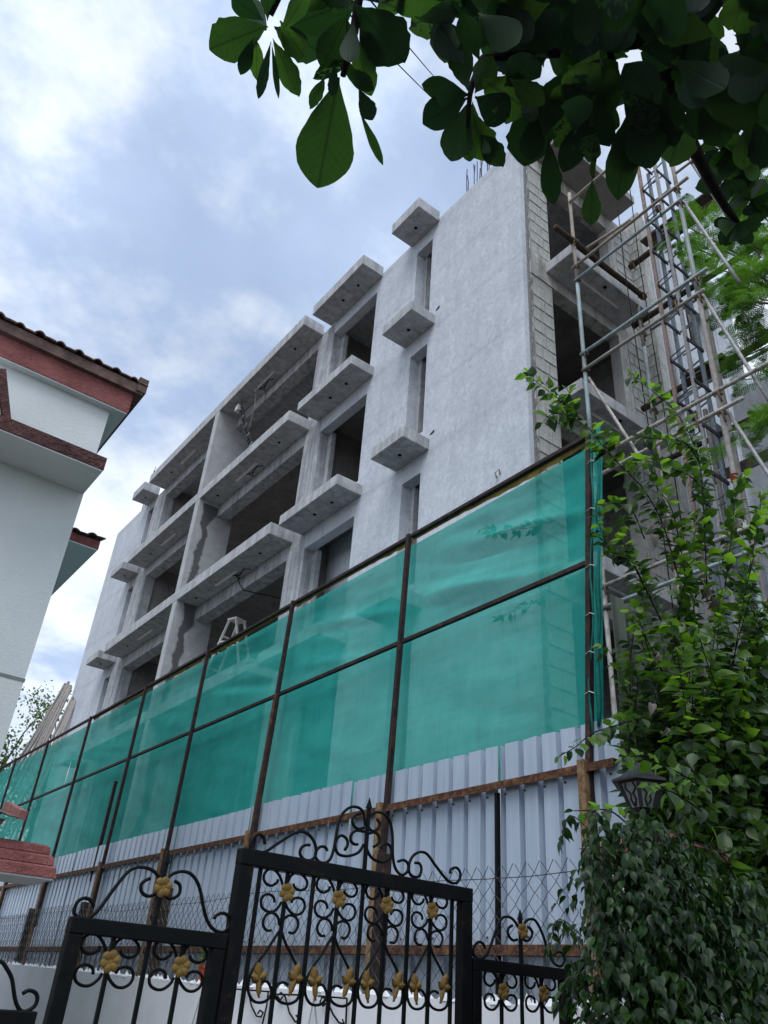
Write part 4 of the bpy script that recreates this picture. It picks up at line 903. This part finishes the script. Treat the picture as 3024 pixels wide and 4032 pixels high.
# middle rosette
for b, t, w, dd in (((510,770),(140,690),.42,.05), ((510,780),(215,760),.58,-.05), ((500,800),(140,1000),.62,.05), ((515,820),(360,1310),.56,.0), ((560,790),(830,950),.80,.05), ((540,830),(560,1080),.30,.1), ((490,1060),(520,1320),.50,.0), ((600,1080),(745,1290),.50,.1), ((640,1120),(660,1280),.26,-.1), ((530,900),(640,1260),.60,.1), ((560,760),(700,480),.55,.1), ((500,740),(430,420),.50,.1), ((470,520),(270,250),.60,.1), ((450,330),(270,330),.75,.15), ((450,120),(20,20),.45,.1), ((420,40),(170,130),.55,.2), ((440,60),(250,160),.5,.1), ((620,650),(930,840),.62,.2), ((800,700),(1010,480),.4,.2), ((850,640),(1060,800),.5,.1), ((600,500),(450,120),.5,.0)):
    L(e2, b, t, w, 2.7, dd)
# leaves that hang below the mass
for b, t, w, dd in (((1100,700),(970,1300),.62,.1), ((1060,900),(1010,1310),.55,.0), ((1160,1130),(1190,1590),.34,.1), ((1500,900),(1290,1380),.40,.1), ((1560,760),(1240,1150),.42,.1), ((1480,780),(1650,1180),.45,.1), ((1560,1080),(1420,1240),.65,0), ((1560,1120),(1500,1300),.45,.1), ((1080,690),(960,1050),.34,-.1)):
    L(e2, b, t, w, 2.85, dd)
for b, t, w, dd in (((70,1560),(60,1960),.44,.0), ((80,1330),(70,1540),.26,.0), ((150,1250),(290,1200),.35,.0), ((150,1180),(60,1330),.55,.0), ((420,900),(290,1720),.36,.1), ((470,860),(560,1420),.62,.05), ((600,800),(330,1480),.50,.1), ((690,830),(640,1300),.50,.1), ((330,780),(610,1150),.6,.0), ((700,760),(760,1190),.5,.1), ((900,820),(1120,1170),.62,.1), ((1060,780),(1200,1220),.60,.1), ((1250,760),(1330,1150),.45,.1), ((880,1090),(790,1270),.6,.2), ((1420,1080),(1390,1450),.45,.1), ((1500,1030),(1560,1400),.5,.1)):
    L(e3, b, t, w, 2.9, dd)
# right rosettes on the branch end
rr = random.Random(21)
for (cx_, cy_, d, n, ln) in ((1330,1940,3.7,9,210), (1350,1420,3.8,10,270), (1450,1740,3.9,9,250), (1180,1300,3.8,6,230), (1560,1250,3.9,9,260), (1230,1560,3.8,5,200)):
    for i in range(n):
        a = 2*math.pi*(i+rr.random()*.6)/n
        if cx_ == 1330 and math.sin(a) < -.2: a = -a
        l_ = ln*rr.uniform(.75, 1.15); L(e3, (cx_, cy_), (cx_+math.cos(a)*l_, cy_+math.sin(a)*l_*.95), rr.uniform(.42, .6), d, rr.uniform(-.15, .15), roll=rr.uniform(-.4, .4))
# the dense dark mass: rosettes of spreading leaves in several layers
poly = [(1760,-250),(3250,-250),(3250,600),(2900,520),(2700,480),(2520,560),(2420,620),(2330,520),(2230,560),(2130,540),(2070,460),(1960,330),(1840,180)]
def inside(x, y):
    c_ = False; j = len(poly)-1
    for i in range(len(poly)):
        (xi, yi), (xj, yj) = poly[i], poly[j]
        if (yi > y) != (yj > y) and x < (xj-xi)*(y-yi)/(yj-yi)+xi: c_ = not c_
        j = i
    return c_
cnt = 0
holes = [(2120,290,34),(2525,225,34),(2850,180,30),(2440,270,20),(2830,50,22),(2415,420,16)]
while nl[0] < 760:
    x = rr.uniform(1760, 3200); y = rr.uniform(-220, 600)
    if not inside(x, y): continue
    d = 2.7+2.6*rr.random()**1.4; a = rr.uniform(0, 2*math.pi); l_ = 3124/d*rr.uniform(.22, .30)*.9
    tx, ty = x+math.cos(a)*l_, y+math.sin(a)*l_*.8
    if not inside(tx, ty+60) and ty > 0: continue
    if any((hx_-(x+tx)/2)**2+(hy_-(y+ty)/2)**2 < (hr*1.2+l_*.32)**2 for hx_, hy_, hr in holes): continue
    aleaf(x, y, tx, ty, rr.uniform(.5, .62), d, d+rr.uniform(-.12, .2), roll=rr.uniform(-.5, .5))

ast.build('crown', 'almond_leaf', AT)
# ------------------------------------------------------------------ bougainvillea shrub on the right
OV = [(0,.01),(.1,.02),(.18,.17),(.34,.30),(.52,.31),(.70,.22),(.87,.09),(1.0,.006)]
VG = [leaf_geo(OV, fold=f, curl=c_, wave=.012, seed=s_, jag=.06) for s_, (f, c_) in enumerate(((.12,.15),(.25,.25),(.05,.35)))]
VL = []
for i, gmat in enumerate(('vine_leaf', 'vine_leaf', 'vine_leaf_bright')):
    mb = MB(); mb.smooth = True; mb.add(*VG[i]); VL.append(mb.mesh('leaf', M[gmat], False))
BG = thing('climbing_shrub', 'tall rambling shrub with bright green oval leaves at the right edge', 'shrub', (4.75, 3.0, 0))
vst = Stuff(); vstb = Stuff(); vcount = [0]
rv = random.Random(33)
def vleaf(p, d, size, bright=False, obj=False):
    nrm = Vector((rv.uniform(-.8,.3), rv.uniform(-.8,.3), rv.uniform(.2,1.0)))
    q = frame_q(d, nrm); i = rv.randrange(2) if not bright else 2
    sc_ = (size*rv.uniform(.9,1.15), size, size)
    if obj and vcount[0] < 290: inst('leaf', VL[i], BG, p, q, sc_); vcount[0] += 1
    else: (vstb if bright else vst).add(VG[i], p, q, sc_)
def cane(pts, r0=.010, r1=.003, size=.075, gap=.045, obj=False, start=.0, bright_tip=.25, side=.9):
    pts = smoothline(pts, 6); twig(BG, pts, r0, r1, 'bark_dark', 'cane', 5)
    ln = sum((pts[i+1]-pts[i]).length for i in range(len(pts)-1)); s = ln*start; acc = 0; k = 0
    for i in range(len(pts)-1):
        a, b = pts[i], pts[i+1]; l_ = (b-a).length; t = (b-a).normalized()
        while s < acc+l_:
            p = a.lerp(b, (s-acc)/l_); u = s/ln
            sd = Vector((rv.uniform(-1,1), rv.uniform(-1,1), rv.uniform(-.7,.9))); sd = (sd-t*sd.dot(t)).normalized()
            for _ in range(2 if rv.random() < .5 else 1):
                d = (sd*side+t*.5+Vector((0,0,-.25)))
                vleaf(p+sd*.006, d, size*rv.uniform(.65,1.15)*(1-.35*max(0,u-.8)/.2), rv.random() < (.08+bright_tip*u), obj); sd = -sd
            s += gap*rv.uniform(.7,1.3); k += 1
        acc += l_
def b1(x, y): return 2000+x*.6329, 1300+y*.6329
def b2(x, y): return 2000+x*.6924, 2500+y*.6924
def pts_on(f, L_, Y): return [at_y(*f(*p), Y+(0 if len(p) < 3 else p[2])) if False else at_y(*f(p[0], p[1]), Y) for p in L_]
hero = [([(1050,1500),(960,1200),(850,1000),(740,880),(620,760),(470,570),(330,440),(200,340),(90,250)], 3.0, .13),
 ([(1240,1700),(1225,1300),(1210,1000),(1190,820),(1130,650),(1050,520),(960,430),(860,350),(745,280)], 2.85, .13),
 ([(1215,980),(1120,900),(980,850),(860,815),(745,835)], 2.85, .02), ([(1190,820),(1100,700),(980,680),(870,670),(820,660)], 2.85, .02),
 ([(470,570),(420,540),(330,520),(260,530),(215,580)], 3.0, .02), ([(430,520),(400,430),(360,350)], 3.0, .02), ([(640,780),(600,700),(620,630)], 3.0, .02),
 ([(1100,1500),(1030,1150),(960,1020),(880,930)], 2.9, .05), ([(1350,1600),(1400,1200),(1420,1000),(1480,900)], 2.8, .05), ([(1450,1700),(1530,1350),(1570,1100),(1560,1000)], 2.75, .05),
 ([(1000,1900),(800,1500),(700,1280),(720,1200)], 3.0, .05), ([(900,1700),(760,1420),(640,1380),(590,1270),(545,1150)], 3.05, .05), ([(850,1300),(760,1100),(640,1080),(590,1090)], 3.0, .04)]
for (pl, Yp, st_) in hero: cane(pts_on(b1, pl, Yp), .006, .002, .118, .028, True, .04, .4)
cane(pts_on(b2, [(900,420),(760,470),(600,520),(480,560),(380,640),(290,690)], 2.75), .006, .002, .085, .04, True, .25, .5)
cane(pts_on(b2, [(1150,900),(1000,800),(850,730),(740,690),(650,700)], 2.55), .006, .002, .085, .035, True, .1, .6)
cane(pts_on(b2, [(1100,1000),(950,900),(870,880),(800,850)], 2.5), .005, .002, .085, .035, True, .1, .5)
cane(pts_on(b2, [(800,1200),(600,1010),(450,1000),(370,1000)], 2.6), .005, .002, .08, .035, True, .1, .6)
# two sprays that have grown behind the net
for pl in ([(2180,2050),(2088,2077),(2012,2085),(1950,2100),(1894,2080)], [(2150,2350),(2097,2372),(2020,2405),(1945,2448)]):
    cane([at_x(*q_, 4.74) for q_ in pl], .005, .002, .11, .045, False, .1, .2)
# body of the shrub: many canes rising from the root, thick and leafy
root = Vector((4.75, 3.0, 0))
for i in range(78):
    yy = 2050+(3450-2050)*rv.random()**.85
    xl = 2420 if yy > 2150 else 2600
    if yy > 2700: xl = 2560
    xx = rv.uniform(xl, 3150); Yp = rv.uniform(2.5, 3.2) if yy < 2650 else rv.uniform(2.95, 3.35)
    tip = at_y(xx, yy, Yp); base = root+Vector((rv.uniform(-.2,.7), rv.uniform(-.1,.3), rv.uniform(.3,1.6)))
    if tip.z < base.z+.2: base.z = max(.2, tip.z-.8)
    mid = base.lerp(tip, rv.uniform(.4,.65))+Vector((rv.uniform(-.35,.5), rv.uniform(-.4,.3), rv.uniform(.1,.6)))
    dens = .042 if yy > 2100 else .055
    cane([base, mid, tip, tip+(tip-mid)*.12+Vector((rv.uniform(-.1,.1),rv.uniform(-.1,.1),-.05))], .006, .002, rv.uniform(.11,.155), dens*.8, i % 9 == 0, .3 if yy > 2650 else .55, .34 if yy < 2600 else .04, 1.1)  # low canes get few bright leaves, their shade put into leaf colour
# dense shaded inside, low on the right
for i in range(1700):
    yy = rv.uniform(2650, 3900); xx = rv.uniform(2640, 3120) if yy > 2900 else rv.uniform(2780, 3120)
    vleaf(at_y(xx, yy, rv.uniform(2.6, 3.3)), Vector((rv.uniform(-1,.4), rv.uniform(-1,.3), rv.uniform(-.9,.4))), rv.uniform(.08,.115), rv.random() < .04)
mb = MB(); mb.smooth = True; mb.add(*leaf_geo(OV, fold=.5, curl=.6, wave=.05, seed=5)); DRY = mb.mesh('dry_leaf', M['dry_leaf'], False)
for i in range(12):
    p_ = at_y(rv.uniform(2450, 2950), rv.uniform(1950, 2900), rv.uniform(2.5, 2.9)); s_ = rv.uniform(.07, .11)
    inst('dry_leaf', DRY, BG, p_, frame_q(Vector((rv.uniform(-.5,.5), rv.uniform(-.5,.5), -1)), Vector((rv.uniform(-1,1), -1, .3))), (s_, s_, s_))
vst.build('foliage', 'vine_leaf', BG); vstb.build('young_foliage', 'vine_leaf_bright', BG)

# ------------------------------------------------------------------ ficus bush in the corner
FI = thing('ficus_bush', 'dense dark glossy ficus bush in the bottom right corner', 'bush', (3.55, 2.3, 0))
FO = [(0,.01),(.08,.015),(.16,.15),(.34,.26),(.52,.25),(.70,.15),(.84,.05),(1.0,.006)]
FG = [leaf_geo(FO, fold=f, curl=c_, wave=.015, seed=s_) for s_, (f, c_) in enumerate(((.25,.3),(.12,.5),(.35,.15)))]
FM = []
for g_ in FG:
    mb = MB(); mb.smooth = True; mb.add(*g_); FM.append(mb.mesh('leaf', M['ficus_leaf'], False))
for (a, b, c_) in (((3.55,2.3,0),(3.5,2.3,.8),(3.45,2.28,1.5)), ((3.6,2.3,0),(3.8,2.25,.9),(3.9,2.2,1.6)), ((3.55,2.35,0),(3.25,2.3,.7),(3.1,2.25,1.2))): twig(FI, [a,b,c_], .035, .012)
fst = Stuff(); fyoung = Stuff(); rf_ = random.Random(9); fc = 0
# lobes: centre x, y, z, radii
lobes = [(3.22,2.32,1.98,.32,.26,.36), (2.92,2.36,1.72,.16,.2,.3), (3.13,2.42,2.15,.24,.2,.22), (3.0,2.42,1.95,.2,.2,.30), (3.42,2.42,2.06,.2,.18,.2), (3.42,2.5,1.85,.34,.2,.36), (3.55,2.55,1.4,.5,.2,.5), (3.3,2.5,1.0,.5,.2,.5), (3.62,2.28,1.70,.42,.30,.42), (2.98,2.32,1.50,.22,.24,.40), (3.12,2.30,1.50,.30,.28,.42), (3.95,2.25,1.55,.45,.32,.42), (3.40,2.25,1.25,.45,.35,.45), (4.25,2.2,1.35,.45,.35,.5), (2.95,2.3,1.05,.24,.3,.4), (3.05,2.3,1.95,.16,.16,.22), (3.8,2.2,1.0,.6,.4,.5), (3.20,2.35,2.22,.16,.14,.20), (3.45,2.35,2.14,.18,.16,.22), (3.75,2.30,2.02,.22,.2,.22)]
wts = [l[3]*l[5] for l in lobes]
for i in range(14000):
    l = rf_.choices(lobes, wts)[0]; v = Vector((rf_.gauss(0,1), rf_.gauss(0,1), rf_.gauss(0,1))).normalized()
    if v.y > .3 and rf_.random() < .7: v.y = -v.y
    lump = 1+.24*math.sin(v.x*7+l[0]*9)*math.sin(v.z*6+l[2]*5)
    rad = (1-abs(rf_.gauss(0,.10)) if i % 4 else rf_.uniform(.45,.9))*lump
    p = Vector((l[0]+v.x*l[3]*rad, l[1]+v.y*l[4]*rad, l[2]+v.z*l[5]*rad))
    d = Vector((v.x*.7+rf_.uniform(-.5,.5), v.y*.7+rf_.uniform(-.5,.5), -.75+v.z*.35+rf_.uniform(-.3,.3))); nrm = v*.9+Vector((rf_.uniform(-.4,.4), rf_.uniform(-.4,.4), .55))
    s_ = rf_.uniform(.040,.068); k = rf_.randrange(3); q = frame_q(d, nrm)
    if i % 4 and fc < 290 and p.y < 2.15 and rf_.random() < .25: inst('leaf', FM[k], FI, p, q, (s_*1.05, s_, s_)); fc += 1
    else: (fyoung if rf_.random() < .09 and i % 4 else fst).add(FG[k], p, q, (s_*1.05, s_, s_))
# drooping sprays that break the outline
for i in range(46):
    l = lobes[i % len(lobes)]; a = rf_.uniform(-2.9, -.2) if i % 3 else rf_.uniform(2.6, 3.6); c0 = Vector((l[0]+math.cos(a)*l[3]*.9, l[1]+math.sin(a)*l[4]*.9, l[2]+rf_.uniform(-.2,.9)*l[5]))
    out = Vector((math.cos(a), math.sin(a)*.6, .25)); tipp = c0+out*.12+Vector((0,0,-.10)); pl = smoothline([c0-out*.05, c0+out*.07+Vector((0,0,.02)), tipp], 4)
    twig(FI, pl, .003, .0012, 'bark', 'twig', 4)
    for p in pl:
        for _ in range(2):
            s_ = rf_.uniform(.045,.068); fst.add(FG[rf_.randrange(3)], p, frame_q(out*.4+Vector((rf_.uniform(-.6,.6), rf_.uniform(-.6,.6), -.8)), out+Vector((0,0,.5))), (s_, s_, s_))
fst.build('foliage', 'ficus_leaf', FI); fyoung.build('young_foliage', 'vine_leaf', FI)
# potted plant leaves
pst = Stuff()
for i in range(130):
    a = rf_.uniform(0, 6.28); r_ = rf_.uniform(0,.09); z_ = rf_.uniform(.12,.40)
    pst.add(VG[0], (3.99+r_*math.cos(a), 8.08+r_*math.sin(a), 1.645+z_), frame_q(Vector((math.cos(a), math.sin(a), rf_.uniform(-.3,.8))), (0,0,1)), (.05,.05,.05))
pst.build('foliage', 'vine_leaf_bright', pt)

# ------------------------------------------------------------------ feathery flame tree behind the scaffolding
GT = thing('flame_tree', 'feathery flame tree with fern-like leaves at the right edge', 'tree', (10.1, 2.6, 0))
twig(GT, [(10.1,2.6,0),(10.0,2.7,4),(9.9,2.8,8),(9.7,2.9,10.5)], .16, .08, 'bark', 'trunk', 9)
def frond(seed):
    r = random.Random(seed); vs = []; fs = []
    def quad(a, b, c_, d): n = len(vs); vs.extend([a,b,c_,d]); fs.append((n,n+1,n+2,n+3))
    quad((-.006,0,0),(.006,0,0),(.003,1,-.18),(-.003,1,-.18))
    NP = 14
    for i in range(NP):
        t = .10+.88*i/(NP-1); pl = .27*math.sin(math.pi*min(1,(t*.82+.16)))+.03; z0 = -.18*t*t
        for s in (-1, 1):
            ang = R(52)+r.uniform(-.12,.12); dx_, dy_ = s*math.sin(ang), math.cos(ang); dz_ = r.uniform(-.25,.05)
            nn = 9
            for k in range(nn):
                u0 = (k+.3)/nn*pl; c0 = (dx_*u0, t+dy_*u0, z0+dz_*u0)
                for s2 in (-1, 1):
                    ex, ey = -dy_*s2, dx_*s2; l_ = .052*(1-.45*k/nn); w_ = .017
                    quad(c0, (c0[0]+ex*l_*.5+dx_*w_, c0[1]+ey*l_*.5+dy_*w_, c0[2]), (c0[0]+ex*l_+dx_*.01, c0[1]+ey*l_+dy_*.01, c0[2]-.004), (c0[0]+ex*l_*.5-dx_*w_*.6, c0[1]+ey*l_*.5-dy_*w_*.6, c0[2]))
    return vs, fs
FR = [frond(s_) for s_ in range(4)]
gst = Stuff(); rg = random.Random(17)
def c5(x, y): return 2450+x*.4068, 1000+y*.4068
clumps = [((2720,900),9.4,5), ((2800,960),9.3,8), ((2880,900),9.6,8), ((2960,960),9.2,9), ((2830,1060),9.0,8), ((2930,1100),8.8,9), ((3000,1180),8.6,8), ((2860,1180),9.0,6), ((2990,830),9.8,7), ((2960,1330),8.8,7), ((2900,1420),9.0,4), ((3010,1450),8.6,5), ((2990,1650),8.4,8), ((2950,1760),8.4,4), ((3040,1050),8.6,8), ((2700,960),9.6,3), ((2900,780),10.2,6), ((3000,720),10.4,6)]
for (p, X_, n) in clumps:
    c0 = at_x(*p, X_); 
    twig(GT, [Vector((9.75,2.85,10.0+.2*rg.random())) if c0.z > 10 else Vector((9.9,2.8,7.5)), Vector((9.75,2.85,10)).lerp(c0,.5)+Vector((0,0,.25)), c0], .03, .010, 'bark', 'branch', 5)
    for i in range(int(n*1.7)):
        a = rg.uniform(0, 6.28); d = Vector((math.cos(a), math.sin(a), rg.uniform(-.55,.35))); s_ = rg.uniform(.42,.62)
        gst.add(FR[rg.randrange(4)], c0+Vector((rg.uniform(-.2,.2), rg.uniform(-.2,.2), rg.uniform(-.2,.2))), frame_q(d, Vector((rg.uniform(-.4,.4), rg.uniform(-.4,.4), 1))), (s_, s_, s_))
# crown beyond the frame edge, so that the tree is whole
for i in range(45):
    c0 = Vector((rg.uniform(8.6,12), rg.uniform(.8,2.9), rg.uniform(9,14)))
    for k in range(3):
        a = rg.uniform(0, 6.28); gst.add(FR[k], c0, frame_q(Vector((math.cos(a), math.sin(a), rg.uniform(-.5,.3))), Vector((0,0,1))), (.55,.55,.55))
gst.build('crown', 'feather_leaf', GT)
mb = MB()
for (x, y) in ((2920,1075), (2950,1070), (3015,1160), (2905,1085), (2935,1085)):
    for k in range(6):
        p = at_x(x+rg.uniform(-14,14), y+rg.uniform(-8,8), 8.75); a = Vector((rg.uniform(-1,1), rg.uniform(-1,1), rg.uniform(-1,1)))*.05; b_ = Vector((rg.uniform(-1,1), rg.uniform(-1,1), rg.uniform(-1,1)))*.04
        mb.add([p, p+a, p+a+b_, p+b_], [(0,1,2,3)])
o = mb.build('blossom', M['red_flower'], GT, fix=False); o['kind'] = 'stuff'

# ------------------------------------------------------------------ far trees at the left
for (tx, ty, h, w_, lab_, sd_) in ((8.4, 42, 13.0, 2.4, 'hazy green tree between the white house and the bamboo poles', 1), (11.6, 46, 15.3, 2.2, 'distant tree showing behind the leaning bamboo poles', 2), (5.0, 40, 11.5, 3.0, 'lighter green tree low behind the net, beside the white house', 3)):
    T = thing('far_tree', lab_, 'tree', (tx, ty, 0), 'far trees'); r = random.Random(sd_)
    twig(T, [(tx,ty,0),(tx+.2,ty,3),(tx-.1,ty,6),(tx+.1,ty,h*.8)], .28, .06, 'bark', 'trunk', 8)
    st_ = Stuff()
    for i in range(26):
        a = r.uniform(0,6.28); rad = w_*r.uniform(.25,1); zc = h*r.uniform(.42,1); rad *= 1.15-.8*abs(zc/h-.62); c0 = Vector((tx+math.cos(a)*rad, ty+math.sin(a)*rad, zc))
        twig(T, [Vector((tx, ty, zc*.75)), Vector((tx,ty,zc*.82)).lerp(c0,.5), c0], .06, .015, 'bark', 'branch', 5)
        for k in range(110):
            p = c0+Vector((r.gauss(0,.42), r.gauss(0,.42), r.gauss(0,.38))); s_ = r.uniform(.12,.22)
            st_.add(VG[k % 3], p, frame_q(Vector((r.uniform(-1,1), r.uniform(-1,1), r.uniform(-1,.4))), Vector((r.uniform(-1,1), r.uniform(-1,1), 1))), (s_, s_, s_))
    st_.build('crown', 'far_leaf', T)
